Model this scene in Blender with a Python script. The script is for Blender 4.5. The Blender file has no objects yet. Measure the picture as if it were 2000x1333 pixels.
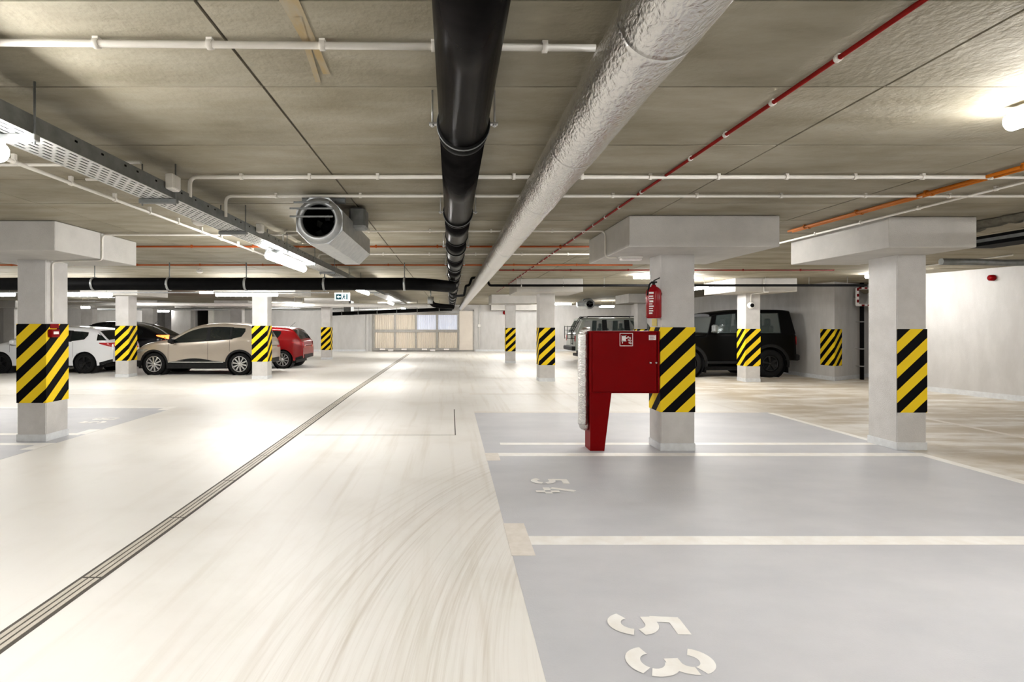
import bpy, math, random
from mathutils import Vector, noise as mnoise

random.seed(7)
C = bpy.context.scene.collection
SC = bpy.context.scene
PI = math.pi

# ------------------------------------------------------------------ camera, world, exposure
F, CX, CY, H = 1050.0, 881.0, 636.0, 1.5          # focal length in px of a 2000x1333 frame, vanishing point, eye height
cam_d = bpy.data.cameras.new('camera')
cam = bpy.data.objects.new('camera', cam_d)
C.objects.link(cam)
cam.location = (0, 0, H)
cam.rotation_euler = (PI / 2, 0, 0)
cam_d.sensor_width = 36.0
cam_d.lens = F / 2000 * 36.0
cam_d.shift_x = (1000 - CX) / 2000
cam_d.shift_y = -(666.5 - CY) / 2000
cam_d.clip_start = 0.05
cam_d.clip_end = 200
SC.camera = cam

world = bpy.data.worlds.new('world')
SC.world = world
world.use_nodes = True
world.node_tree.nodes['Background'].inputs[0].default_value = (0.02, 0.02, 0.02, 1)
world.node_tree.nodes['Background'].inputs[1].default_value = 1.0

SC.view_settings.view_transform = 'Standard'
SC.view_settings.look = 'None'
SC.view_settings.gamma = 1.0
SC.view_settings.use_curve_mapping = False
SC.view_settings.exposure = 2.22
SC.cycles.diffuse_bounces = 8
LAMP = 26.0                                        # emission of the fluorescent diffusers
LAMP_COL = (1.0, 0.985, 0.965)

CEIL = 2.68                                        # ceiling underside
FARY = 31.0                                        # far wall


def px(x, Y):
    return (x - CX) / F * Y


def pz(y, Y):
    return H - (y - CY) / F * Y


def fl(x, y):
    Y = F * H / (y - CY)
    return (x - CX) / F * Y, Y


def ceY(y, z=CEIL):
    return F * (z - H) / (CY - y)


# ------------------------------------------------------------------ materials
def nd(nt, t, **kw):
    n = nt.nodes.new(t)
    for k, v in kw.items():
        setattr(n, k, v)
    return n


def mat(name, col, rough=0.5, metal=0.0, var=None, nscale=4.0, stretch=(1, 1, 1), bump=0.0, bscale=60.0, emit=0.0,
        ecol=None, trans=0.0, spec=0.5, coat=0.0, alpha=1.0, detail=5.0, rand=0.0, lo=0.35, hi=0.65, bstretch=(1, 1, 1), ior=1.5):
    m = bpy.data.materials.new(name)
    m.use_nodes = True
    nt = m.node_tree
    b = nt.nodes['Principled BSDF']
    b.inputs['Base Color'].default_value = (*col, 1)
    b.inputs['Roughness'].default_value = rough
    b.inputs['Metallic'].default_value = metal
    b.inputs['Specular IOR Level'].default_value = spec
    b.inputs['Transmission Weight'].default_value = trans
    b.inputs['Coat Weight'].default_value = coat
    b.inputs['Coat Roughness'].default_value = 0.06
    b.inputs['Alpha'].default_value = alpha
    b.inputs['IOR'].default_value = ior
    if emit:
        b.inputs['Emission Color'].default_value = (*(ecol or col), 1)
        b.inputs['Emission Strength'].default_value = emit
    geo = nd(nt, 'ShaderNodeNewGeometry')
    out = None
    if var:
        mp = nd(nt, 'ShaderNodeMapping')
        mp.inputs['Scale'].default_value = stretch
        nt.links.new(geo.outputs['Position'], mp.inputs[0])
        n = nd(nt, 'ShaderNodeTexNoise')
        n.inputs['Scale'].default_value = nscale
        n.inputs['Detail'].default_value = detail
        n.inputs['Roughness'].default_value = 0.6
        nt.links.new(mp.outputs[0], n.inputs['Vector'])
        r = nd(nt, 'ShaderNodeMapRange')
        r.inputs[1].default_value = lo
        r.inputs[2].default_value = hi
        nt.links.new(n.outputs['Fac'], r.inputs[0])
        mx = nd(nt, 'ShaderNodeMix', data_type='RGBA')
        mx.inputs[6].default_value = (*col, 1)
        mx.inputs[7].default_value = (*var, 1)
        nt.links.new(r.outputs[0], mx.inputs[0])
        out = mx.outputs[2]
        nt.links.new(out, b.inputs['Base Color'])
    if rand:
        oi = nd(nt, 'ShaderNodeObjectInfo')
        mr = nd(nt, 'ShaderNodeMapRange')
        mr.inputs[3].default_value = 1 - rand
        mr.inputs[4].default_value = 1 + rand
        nt.links.new(oi.outputs['Random'], mr.inputs[0])
        hs = nd(nt, 'ShaderNodeHueSaturation')
        if out:
            nt.links.new(out, hs.inputs['Color'])
        else:
            hs.inputs['Color'].default_value = (*col, 1)
        nt.links.new(mr.outputs[0], hs.inputs['Value'])
        nt.links.new(hs.outputs[0], b.inputs['Base Color'])
    if bump:
        mp2 = nd(nt, 'ShaderNodeMapping')
        mp2.inputs['Scale'].default_value = bstretch
        nt.links.new(geo.outputs['Position'], mp2.inputs[0])
        n2 = nd(nt, 'ShaderNodeTexNoise')
        n2.inputs['Scale'].default_value = bscale
        n2.inputs['Detail'].default_value = 4
        nt.links.new(mp2.outputs[0], n2.inputs['Vector'])
        bp = nd(nt, 'ShaderNodeBump')
        bp.inputs['Strength'].default_value = bump
        bp.inputs['Distance'].default_value = 0.02
        nt.links.new(n2.outputs['Fac'], bp.inputs['Height'])
        nt.links.new(bp.outputs[0], b.inputs['Normal'])
    return m


M = {}


def floor_lane_mat():
    """cream epoxy lane with tyre sweeps that curve into the bays"""
    m = mat('floor_lane', (0.76, 0.70, 0.60), rough=0.47, spec=0.30)
    nt = m.node_tree
    b = nt.nodes['Principled BSDF']
    geo = nd(nt, 'ShaderNodeNewGeometry')
    sep = nd(nt, 'ShaderNodeSeparateXYZ')
    nt.links.new(geo.outputs['Position'], sep.inputs[0])

    def math_(op, a, c=None, val=None):
        n = nd(nt, 'ShaderNodeMath', operation=op)
        if isinstance(a, float):
            n.inputs[0].default_value = a
        else:
            nt.links.new(a, n.inputs[0])
        if c is not None:
            nt.links.new(c, n.inputs[1])
        elif val is not None:
            n.inputs[1].default_value = val
        return n.outputs[0]

    def noise(vec, scale, detail=4, rough=.6):
        n = nd(nt, 'ShaderNodeTexNoise')
        n.inputs['Scale'].default_value = scale
        n.inputs['Detail'].default_value = detail
        n.inputs['Roughness'].default_value = rough
        nt.links.new(vec, n.inputs['Vector'])
        return n.outputs['Fac']

    def mr(v, a, c, d=0., e=1.):
        n = nd(nt, 'ShaderNodeMapRange')
        n.interpolation_type = 'SMOOTHSTEP'
        for i, q in enumerate((a, c, d, e)):
            n.inputs[i + 1].default_value = q
        nt.links.new(v, n.inputs[0])
        return n.outputs[0]

    X, Y = sep.outputs[0], sep.outputs[1]
    # polar coordinates about a point inside the bays: arcs of cars turning in
    dx = math_('SUBTRACT', X, val=5.6)
    dy = math_('SUBTRACT', Y, val=1.9)
    rr = math_('SQRT', math_('ADD', math_('MULTIPLY', dx, dx), math_('MULTIPLY', dy, dy)))
    an = math_('ARCTAN2', dy, dx)
    cmb = nd(nt, 'ShaderNodeCombineXYZ')
    nt.links.new(math_('MULTIPLY', rr, val=13.0), cmb.inputs[0])
    nt.links.new(math_('MULTIPLY', an, val=1.2), cmb.inputs[1])
    arcs = mr(noise(cmb.outputs[0], 1.6, 6, .7), .45, .72)
    band = math_('MULTIPLY', mr(rr, 5.0, 5.6), mr(rr, 7.2, 6.0))
    yb = math_('MULTIPLY', mr(Y, 9.5, 7.0), mr(X, 6.5, 4.0))
    arcs = math_('MULTIPLY', arcs, math_('MULTIPLY', band, yb))
    # straight driving streaks along the lane
    mp = nd(nt, 'ShaderNodeMapping')
    mp.inputs['Scale'].default_value = (5.0, .18, 1)
    nt.links.new(geo.outputs['Position'], mp.inputs[0])
    streak = mr(noise(mp.outputs[0], 1.4, 5), .48, .75)
    streak = math_('MULTIPLY', streak, mr(X, -3.5, -.6, .15, 1.0))
    # dirty cross lane beside the oblique wall
    mp2 = nd(nt, 'ShaderNodeMapping')
    mp2.inputs['Scale'].default_value = (.5, 1.6, 1)
    nt.links.new(geo.outputs['Position'], mp2.inputs[0])
    dirt = mr(noise(mp2.outputs[0], 1.5, 6, .65), .30, .62)
    dirt = math_('MULTIPLY', dirt, mr(X, 4.6, 6.2))
    blot = mr(noise(geo.outputs['Position'], .9, 6), .45, .75)

    def mixc(fac, a, colb):
        n = nd(nt, 'ShaderNodeMix', data_type='RGBA')
        nt.links.new(fac, n.inputs[0])
        if isinstance(a, tuple):
            n.inputs[6].default_value = (*a, 1)
        else:
            nt.links.new(a, n.inputs[6])
        n.inputs[7].default_value = (*colb, 1)
        return n.outputs[2]
    c = mixc(blot, (0.76, 0.74, 0.70), (0.69, 0.66, 0.61))
    c = mixc(math_('MULTIPLY', streak, val=.40), c, (0.52, 0.46, 0.37))
    c = mixc(math_('MULTIPLY', arcs, val=.55), c, (0.44, 0.38, 0.30))
    c = mixc(math_('MULTIPLY', dirt, val=.85), c, (0.42, 0.34, 0.23))
    nt.links.new(c, b.inputs['Base Color'])
    return m


def tape_mat():
    m = mat('hazard_tape', (0.85, 0.62, 0.03), rough=0.55, spec=.05)
    nt = m.node_tree
    b = nt.nodes['Principled BSDF']
    uv = nd(nt, 'ShaderNodeUVMap')
    uv.uv_map = 'tape'
    sep = nd(nt, 'ShaderNodeSeparateXYZ')
    nt.links.new(uv.outputs[0], sep.inputs[0])
    n1 = nd(nt, 'ShaderNodeMath', operation='MULTIPLY')
    n1.inputs[1].default_value = 0.95
    nt.links.new(sep.outputs[0], n1.inputs[0])
    n2 = nd(nt, 'ShaderNodeMath', operation='SUBTRACT')
    nt.links.new(sep.outputs[1], n2.inputs[0])
    nt.links.new(n1.outputs[0], n2.inputs[1])
    n3 = nd(nt, 'ShaderNodeMath', operation='DIVIDE')
    nt.links.new(n2.outputs[0], n3.inputs[0])
    n3.inputs[1].default_value = 0.295
    n4 = nd(nt, 'ShaderNodeMath', operation='FRACT')
    nt.links.new(n3.outputs[0], n4.inputs[0])
    n5 = nd(nt, 'ShaderNodeMath', operation='GREATER_THAN')
    nt.links.new(n4.outputs[0], n5.inputs[0])
    n5.inputs[1].default_value = 0.5
    mx = nd(nt, 'ShaderNodeMix', data_type='RGBA')
    mx.inputs[6].default_value = (0.80, 0.56, 0.02, 1)
    mx.inputs[7].default_value = (0.0028, 0.0028, 0.0035, 1)
    nt.links.new(n5.outputs[0], mx.inputs[0])
    nt.links.new(mx.outputs[2], b.inputs['Base Color'])
    return m


def foil_mat():
    m = mat('foil', (0.66, 0.65, 0.635), rough=0.27, metal=0.95)
    nt = m.node_tree
    b = nt.nodes['Principled BSDF']
    geo = nd(nt, 'ShaderNodeNewGeometry')
    mp = nd(nt, 'ShaderNodeMapping')
    mp.inputs['Scale'].default_value = (1, .55, 1)
    nt.links.new(geo.outputs['Position'], mp.inputs[0])
    n = nd(nt, 'ShaderNodeTexNoise')
    n.inputs['Scale'].default_value = 34
    n.inputs['Detail'].default_value = 7
    n.inputs['Distortion'].default_value = 1.4
    nt.links.new(mp.outputs[0], n.inputs['Vector'])
    v = nd(nt, 'ShaderNodeTexVoronoi')
    v.inputs['Scale'].default_value = 75
    nt.links.new(mp.outputs[0], v.inputs['Vector'])
    ad = nd(nt, 'ShaderNodeMath', operation='MULTIPLY_ADD')
    nt.links.new(v.outputs['Distance'], ad.inputs[0])
    ad.inputs[1].default_value = .3
    nt.links.new(n.outputs['Fac'], ad.inputs[2])
    bp = nd(nt, 'ShaderNodeBump')
    bp.inputs['Strength'].default_value = 0.55
    bp.inputs['Distance'].default_value = 0.012
    nt.links.new(ad.outputs[0], bp.inputs['Height'])
    nt.links.new(bp.outputs[0], b.inputs['Normal'])
    return m


M['lane'] = floor_lane_mat()
M['tape'] = tape_mat()
M['foil'] = foil_mat()
M['bay'] = mat('bay_paint', (0.47, 0.475, 0.50), rough=0.48, spec=.35, var=(0.54, 0.54, 0.56), nscale=1.3, stretch=(.7, 1.2, 1), bump=.12, bscale=90)
M['mark'] = mat('marking_paint', (0.86, 0.85, 0.82), rough=0.45, var=(0.78, 0.75, 0.70), nscale=7)
M['markdirty'] = mat('marking_paint_worn', (0.74, 0.69, 0.63), rough=0.5, var=(0.66, 0.61, 0.54), nscale=14)
M['ceil'] = mat('ceiling_concrete', (0.34, 0.31, 0.245), rough=0.8, spec=.2, var=(0.20, 0.175, 0.12), nscale=2.2, stretch=(.55, 1.5, 1),
                bump=.25, bscale=30, detail=9, rand=.09, lo=.3, hi=.72)
M['joint'] = mat('joint_concrete', (0.10, 0.085, 0.06), rough=0.9, var=(.06, .05, .035), nscale=6)
M['rust'] = mat('rust_stain', (0.31, 0.225, 0.11), rough=0.8, spec=.2, var=(0.30, 0.265, 0.20), nscale=9, stretch=(2, .7, 1))
M['wall'] = mat('wall_plaster', (0.55, 0.54, 0.525), rough=0.85, spec=.2, var=(0.49, 0.48, 0.465), nscale=3, stretch=(1.5, 1.5, .5), bump=.3, bscale=140)
M['col'] = mat('column_plaster', (0.57, 0.555, 0.535), rough=0.8, spec=.2, var=(0.50, 0.485, 0.465), nscale=4, bump=.4, bscale=150)
M['cap'] = mat('capital_plaster', (0.50, 0.485, 0.455), rough=0.8, spec=.2, var=(0.44, 0.425, 0.40), nscale=3, bump=.25, bscale=110)
M['base'] = mat('base_band', (0.64, 0.66, 0.67), rough=0.5, var=(0.56, 0.57, 0.58), nscale=12)
M['darkroom'] = mat('shade_tinted_plaster', (0.20, 0.19, 0.175), rough=0.9, var=(.16, .15, .14), nscale=3)  # plaster darkened in colour to stand for the rooms' shade
M['white'] = mat('white_plastic', (0.78, 0.76, 0.72), rough=0.4, var=(.72, .70, .66), nscale=8)
M['conduit'] = mat('conduit_plastic', (0.74, 0.71, 0.65), rough=0.4, var=(.66, .63, .57), nscale=5)
M['orange'] = mat('orange_plastic', (0.36, 0.075, 0.018), rough=0.6, var=(.29, .06, .015), nscale=5, ior=1.15)
M['amber'] = mat('amber_plastic', (0.46, 0.135, 0.012), rough=0.6, var=(.36, .10, .010), nscale=5, ior=1.12)
M['redpipe'] = mat('red_cable_sheath', (0.24, 0.012, 0.009), rough=0.6, var=(.18, .010, .008), nscale=6, ior=1.15)
M['red'] = mat('red_enamel', (0.185, 0.0008, 0.0018), rough=0.35, var=(.165, .0008, .0016), nscale=3, spec=.06)
M['redext'] = mat('red_cylinder_paint', (0.27, 0.0015, 0.006), rough=0.25, var=(.24, .0015, .005), nscale=5, spec=.25)
M['galv'] = mat('galvanised_steel', (0.50, 0.51, 0.51), rough=0.42, metal=.75, var=(.40, .42, .43), nscale=16)
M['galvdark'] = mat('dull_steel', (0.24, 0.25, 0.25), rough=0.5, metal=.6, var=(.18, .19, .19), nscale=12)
M['traylight'] = mat('tray_steel', (0.62, 0.63, 0.62), rough=0.4, metal=.45, var=(.52, .53, .53), nscale=9)
M['steel'] = mat('zinc_steel', (0.62, 0.62, 0.61), rough=0.3, metal=.9, var=(.5, .5, .5), nscale=20)
M['blackpipe'] = mat('black_pipe', (0.003, 0.0027, 0.0027), rough=0.27, var=(.009, .008, .008), nscale=6, ior=1.07)
M['blackmatt'] = mat('black_lagging', (0.003, 0.003, 0.0035), rough=0.6, var=(.005, .005, .005), nscale=8, spec=.05)
M['rubber'] = mat('black_rubber', (0.005, 0.005, 0.005), rough=0.6, var=(.008, .008, .008), nscale=20, spec=.1)
M['tyre'] = mat('tyre_rubber', (0.008, 0.008, 0.0085), rough=0.8, var=(.013, .013, .013), nscale=20, spec=.1)
M['trim'] = mat('black_plastic_trim', (0.010, 0.010, 0.011), rough=0.55, var=(.015, .015, .015), nscale=15, spec=.15)
M['glass'] = mat('dark_glass', (0.006, 0.009, 0.009), rough=0.03, var=(.009, .012, .012), nscale=2, spec=.35)
M['clear'] = mat('clear_glass', (0.10, 0.13, 0.125), rough=0.02, var=(.12, .15, .145), nscale=2, alpha=.28, ior=1.3)
M['alloy'] = mat('alloy', (0.70, 0.70, 0.70), rough=0.28, metal=.85, var=(.62, .62, .62), nscale=12)
M['blackalloy'] = mat('black_alloy', (0.007, 0.007, 0.0075), rough=0.3, var=(.01, .01, .01), nscale=12, spec=.3)
M['chrome'] = mat('chrome', (0.8, 0.8, 0.8), rough=0.12, metal=1, var=(.74, .74, .74), nscale=8)
M['white_car'] = mat('white_car_paint', (0.80, 0.81, 0.83), rough=0.25, var=(.78, .79, .81), nscale=2, coat=.6)
M['beige_car'] = mat('beige_car_paint', (0.42, 0.365, 0.30), rough=0.3, metal=.35, var=(.44, .385, .32), nscale=2, coat=.7)
M['red_car'] = mat('red_car_paint', (0.24, 0.003, 0.005), rough=0.22, var=(.21, .003, .005), nscale=2, spec=.4)
M['black_car'] = mat('black_car_paint', (0.003, 0.003, 0.004), rough=0.18, var=(.004, .004, .005), nscale=2, spec=.35)
M['blacksuv'] = mat('black_suv_paint', (0.0010, 0.0010, 0.0012), rough=0.35, var=(.0018, .0018, .0018), nscale=2, ior=1.2)
M['greysuv'] = mat('pale_grey_suv_paint', (0.31, 0.335, 0.30), rough=0.3, metal=.15, var=(.28, .305, .27), nscale=2, coat=.5)
M['taillight'] = mat('tail_lamp_red', (0.45, 0.01, 0.015), rough=0.15, var=(.35, .01, .015), nscale=9, coat=.5)
M['taillit'] = mat('tail_lamp_lit', (0.9, 0.12, 0.03), rough=0.2, var=(.9, .2, .05), nscale=9, emit=1.6, ecol=(1.0, .10, .02))
M['headlight'] = mat('head_lamp', (0.55, 0.57, 0.58), rough=0.08, var=(.35, .37, .38), nscale=16, metal=.4, coat=1)
M['lamp'] = mat('fluorescent_diffuser', (1, 1, 1), rough=.4, emit=LAMP, ecol=LAMP_COL)
M['backlit'] = mat('backlit_sheet', (0.66, 0.69, 0.78), rough=.4, var=(.6, .64, .74), nscale=3, emit=.035, ecol=(.80, .84, 1.0))  # faint emission stands in for light coming from behind the sheet
M['gate'] = mat('gate_sheet', (0.66, 0.59, 0.49), rough=.55, var=(.60, .54, .45), nscale=2, stretch=(1, 1, .4))
M['gateframe'] = mat('gate_frame_steel', (0.36, 0.34, 0.31), rough=.5, metal=.3, var=(.28, .27, .25), nscale=6)
M['door'] = mat('door_sheet', (0.66, 0.60, 0.52), rough=.55, var=(.61, .55, .48), nscale=2)
M['signface'] = mat('exit_sign_face', (0.30, 0.33, 0.33), rough=.6, spec=.1, emit=.11, ecol=(.85, .95, .97))
M['signgreen'] = mat('exit_sign_green', (0.002, 0.03, 0.04), rough=.7, spec=.05)
M['paper'] = mat('label_white', (0.82, 0.78, 0.76), rough=.6, var=(.74, .70, .69), nscale=30)
M['yellow'] = mat('yellow_sticker', (0.62, 0.50, 0.10), rough=.6, var=(.5, .42, .12), nscale=40)
M['foam'] = mat('fire_stop_foam', (0.17, 0.155, 0.115), rough=.95, var=(.11, .10, .075), nscale=14, bump=.6, bscale=25)
M['slot'] = mat('drain_slot', (0.06, 0.052, 0.042), rough=.8, var=(.09, .08, .065), nscale=9)
M['drainbar'] = mat('drain_bar', (0.56, 0.51, 0.43), rough=.5, var=(.46, .42, .35), nscale=7)
M['mirror'] = mat('mirror_glass', (0.85, 0.86, 0.87), rough=.05, metal=1, var=(.8, .81, .82), nscale=3)
M['seatcloth'] = mat('seat_cloth', (0.02, 0.02, 0.02), rough=.8, var=(.03, .03, .03), nscale=9)


# ------------------------------------------------------------------ mesh builder
class MB:
    def __init__(s):
        s.v, s.f, s.sm = [], [], []

    def add(s, vs, fs, smooth=False):
        o = len(s.v)
        s.v += [tuple(p) for p in vs]
        s.f += [[i + o for i in f] for f in fs]
        s.sm += [smooth] * len(fs)
        return s

    def box(s, x0, x1, y0, y1, z0, z1):
        if x0 > x1: x0, x1 = x1, x0
        if y0 > y1: y0, y1 = y1, y0
        if z0 > z1: z0, z1 = z1, z0
        v = [(x0, y0, z0), (x1, y0, z0), (x1, y1, z0), (x0, y1, z0), (x0, y0, z1), (x1, y0, z1), (x1, y1, z1), (x0, y1, z1)]
        return s.add(v, [(3, 2, 1, 0), (4, 5, 6, 7), (0, 1, 5, 4), (1, 2, 6, 5), (2, 3, 7, 6), (3, 0, 4, 7)])

    def cbox(s, x0, x1, y0, y1, z0, z1, c=.01):
        """box with chamfered vertical and horizontal edges"""
        if x0 > x1: x0, x1 = x1, x0
        if y0 > y1: y0, y1 = y1, y0
        if z0 > z1: z0, z1 = z1, z0
        def ring(d, z):
            a, b, e, g = x0 + d, x1 - d, y0 + d, y1 - d
            k = c
            return [(a + k, e, z), (b - k, e, z), (b, e + k, z), (b, g - k, z), (b - k, g, z), (a + k, g, z), (a, g - k, z), (a, e + k, z)]
        v = ring(c, z0) + ring(0, z0 + c) + ring(0, z1 - c) + ring(c, z1)
        f = [tuple(range(7, -1, -1)), tuple(range(24, 32))]
        for r in range(3):
            for i in range(8):
                j = (i + 1) % 8
                f.append((r * 8 + i, r * 8 + j, r * 8 + 8 + j, r * 8 + 8 + i))
        return s.add(v, f)

    def quad(s, a, b, c, d):
        return s.add([a, b, c, d], [(0, 1, 2, 3)])

    def prism(s, pts, d):
        """polygon pts (3d, planar) extruded by vector d"""
        n = len(pts)
        v = [tuple(p) for p in pts] + [tuple(p[i] + d[i] for i in range(3)) for p in pts]
        f = [tuple(range(n - 1, -1, -1)), tuple(range(n, 2 * n))]
        for i in range(n):
            j = (i + 1) % n
            f.append((i, j, n + j, n + i))
        return s.add(v, f)

    def tube(s, pts, r, n=10, caps=True, disp=None):
        pts = [Vector(p) for p in pts]
        rs = r if isinstance(r, (list, tuple)) else [r] * len(pts)
        rings = []
        up = None
        for i, p in enumerate(pts):
            t = (pts[min(i + 1, len(pts) - 1)] - pts[max(i - 1, 0)]).normalized()
            if up is None:
                up = Vector((0, 0, 1)) if abs(t.z) < .9 else Vector((1, 0, 0))
            a = t.cross(up)
            if a.length < 1e-5:
                a = t.cross(Vector((1, .3, .1)))
            a.normalize()
            b = a.cross(t).normalized()
            up = b
            rings.append([p + (a * math.cos(2 * PI * k / n) + b * math.sin(2 * PI * k / n)) * rs[i] for k in range(n)])
        v = [q for r_ in rings for q in r_]
        if disp:
            v = [q + disp(q) for q in v]
        f = []
        for i in range(len(pts) - 1):
            for k in range(n):
                j = (k + 1) % n
                f.append((i * n + k, i * n + j, (i + 1) * n + j, (i + 1) * n + k))
        s.add(v, f, True)
        if caps:
            o = len(v)
            L = len(s.v) - o
            s.f.append([L + k for k in range(n - 1, -1, -1)]); s.sm.append(False)
            s.f.append([L + (len(pts) - 1) * n + k for k in range(n)]); s.sm.append(False)
        return s

    def lathe(s, prof, c, axis='z', n=24, a0=0, a1=2 * PI, smooth=True):
        """prof: list of (radius, height along the axis)"""
        full = abs(a1 - a0 - 2 * PI) < 1e-6
        m = n if full else n + 1
        v = []
        for r, h in prof:
            for k in range(m):
                t = a0 + (a1 - a0) * k / n
                p, q = r * math.cos(t), r * math.sin(t)
                if axis == 'z': v.append((c[0] + p, c[1] + q, c[2] + h))
                elif axis == 'y': v.append((c[0] + p, c[1] + h, c[2] + q))
                else: v.append((c[0] + h, c[1] + p, c[2] + q))
        f = []
        for i in range(len(prof) - 1):
            for k in range(n):
                j = (k + 1) % m
                f.append((i * m + k, i * m + j, (i + 1) * m + j, (i + 1) * m + k))
        return s.add(v, f, smooth)

    def grid(s, rows, smooth=True, close=False):
        """rows: list of equal-length point lists"""
        n = len(rows[0])
        v = [p for r in rows for p in r]
        f = []
        for i in range(len(rows) - 1):
            for k in range(n if close else n - 1):
                j = (k + 1) % n
                f.append((i * n + k, i * n + j, (i + 1) * n + j, (i + 1) * n + k))
        return s.add(v, f, smooth)

    def xf(s, fn):
        s.v = [fn(p) for p in s.v]
        return s

    def build(s, name, m, parent=None, local=False, loc=None):
        me = bpy.data.meshes.new(name)
        if parent is not None and not local:
            w = parent
            off = Vector((0, 0, 0))
            while w is not None:
                off += Vector(w.location)
                w = w.parent
        elif loc is not None:
            off = Vector(loc)
        else:
            off = Vector((0, 0, 0))
        me.from_pydata([(p[0] - off.x, p[1] - off.y, p[2] - off.z) for p in s.v], [], s.f)
        me.polygons.foreach_set('use_smooth', s.sm)
        me.materials.append(m)
        me.update()
        o = bpy.data.objects.new(name, me)
        C.objects.link(o)
        if parent is not None:
            o.parent = parent
        elif loc is not None:
            o.location = loc
        return o


def tag(o, label=None, cat=None, group=None, kind=None):
    if label: o['label'] = label
    if cat: o['category'] = cat
    if group: o['group'] = group
    if kind: o['kind'] = kind
    return o


def thing(name, label, cat, loc=(0, 0, 0), group=None, rotz=0):
    o = bpy.data.objects.new(name, None)
    C.objects.link(o)
    o.location = loc
    o.rotation_euler = (0, 0, rotz)
    o.empty_display_size = .1
    o['kind'] = 'thing'
    return tag(o, label, cat, group)


def struct(o):
    o['kind'] = 'structure'
    return o


def copy_tree(o, parent=None):
    c = o.copy()
    C.objects.link(c)
    c.parent = parent
    for ch in list(o.children):
        copy_tree(ch, c)
    return c


def smooth_by_angle(o, deg=35):
    pass


# ------------------------------------------------------------------ room shell
def wall_x(x):                                    # oblique wall on the far side of the cross lane
    return x


WALL_PTS = [(14.75, -3.0), (10.62, 13.10), (12.30, 13.55), (12.05, 15.55), (10.34, 14.50), (10.36, 31.0)]

floor = struct(MB().box(-28, 16, -4, 31.6, -.3, 0).build('floor', M['lane']))

# grey bays (flat paint), numbered bays on one side of the lane and the bays opposite
bx0, bx1 = 0.40, 5.46
def paint(name, x0, x1, y0, y1, m, z=.0022, label=None):
    o = MB().box(x0, x1, y0, y1, .0004, z).build(name, m, floor)
    if label: o['label'] = label
    return o
paint('bay_paint', bx0, bx1, -3.9, 9.25, M['bay'], .0016)
paint('bay_paint', -10.6, -5.03, -3.9, 9.75, M['bay'], .0016)
LW = .075
for Y in (1.25, 3.745, 6.235):
    paint('bay_line', bx0 + .1, bx1 + .06, Y - LW, Y + LW, M['mark'])
for Y in (6.80, ):
    paint('bay_line', bx0 + .22, bx1 + .06, Y - .06, Y + .06, M['mark'])
paint('bay_line', bx1 - .06, bx1 + .06, -3.9, 6.16, M['mark'])
paint('bay_line', bx1 - .05, bx1 + .05, 6.87, 9.2, M['mark'])
for Y in (9.28, 11.75, 15.35):
    paint('bay_line', bx0 + .0, 5.3, Y - .06, Y + .06, M['markdirty'])
for Y, a, b in ((1.25, .25, .25), (3.745, .25, .25), (6.235, .28, .0)):
    paint('bay_end_mark', bx0 - .005, bx0 + .15, Y - a, Y + b + .07, M['markdirty'], .003)
paint('bay_line', 7.6, 7.7, 5.0, 9.6, M['markdirty'])
for Y in (6.78, 7.40, 9.80):
    paint('bay_line', -10.4, -5.1, Y - .065, Y + .065, M['mark'])
for Y, a, b in ((6.78, .30, .0), (9.80, .3, .05), (7.40, .0, .28)):
    paint('bay_end_mark', -5.2, -5.03, Y - a, Y + b + .065, M['mark'], .003)
for Y in (11.7, 12.6, 15.0):
    paint('bay_line', -10.4, -5.2, Y - .06, Y + .06, M['mark'])
# construction joints in the screed
paint('floor_joint', -2.0, .05, 7.34, 7.355, M['slot'], .001)
paint('floor_joint', .05, .065, 7.34, 9.6, M['slot'], .001)


# stencilled bay numbers
def stroke(mb, pts, w, z):
    n = len(pts)
    L, R = [], []
    for i in range(n):
        a = Vector(pts[max(i - 1, 0)]); b = Vector(pts[min(i + 1, n - 1)])
        t = (b - a).normalized()
        nn = Vector((-t.y, t.x)) * w / 2
        p = Vector(pts[i])
        L.append((p.x + nn.x, p.y + nn.y)); R.append((p.x - nn.x, p.y - nn.y))
    for i in range(n - 1):
        q = [L[i], R[i], R[i + 1], L[i + 1]]
        mb.add([(a, b, z) for a, b in q], [(0, 1, 2, 3)])


def arc(cx, cy, rx, ry, a0, a1, n=14):
    return [(cx + rx * math.cos(math.radians(a0 + (a1 - a0) * i / n)), cy + ry * math.sin(math.radians(a0 + (a1 - a0) * i / n))) for i in range(n + 1)]


DIG = {
    '5': [[(.60, .90), (.16, .90)], [(.20, .97), (.16, .60)], [(.10, .56)] + arc(.30, .33, .24, .24, 95, 12)[0:], arc(.30, .33, .24, .24, -12, -155)],
    '3': [arc(.30, .72, .22, .20, 165, 20), arc(.30, .72, .22, .20, 5, -70) + [(.24, .52)], arc(.31, .29, .25, .22, 80, -20), arc(.31, .29, .25, .22, -35, -170)],
    '4': [[(.42, .97), (.09, .42)], [(.05, .30), (.34, .30)], [(.49, .30), (.66, .30)], [(.45, .58), (.45, .37)], [(.45, .23), (.45, .0)]],
    '8': [arc(.30, .74, .19, .18, 80, -80), arc(.30, .74, .19, .18, 100, 260), arc(.30, .27, .24, .21, 75, -75), arc(.30, .27, .24, .21, 105, 255)],
}


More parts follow.
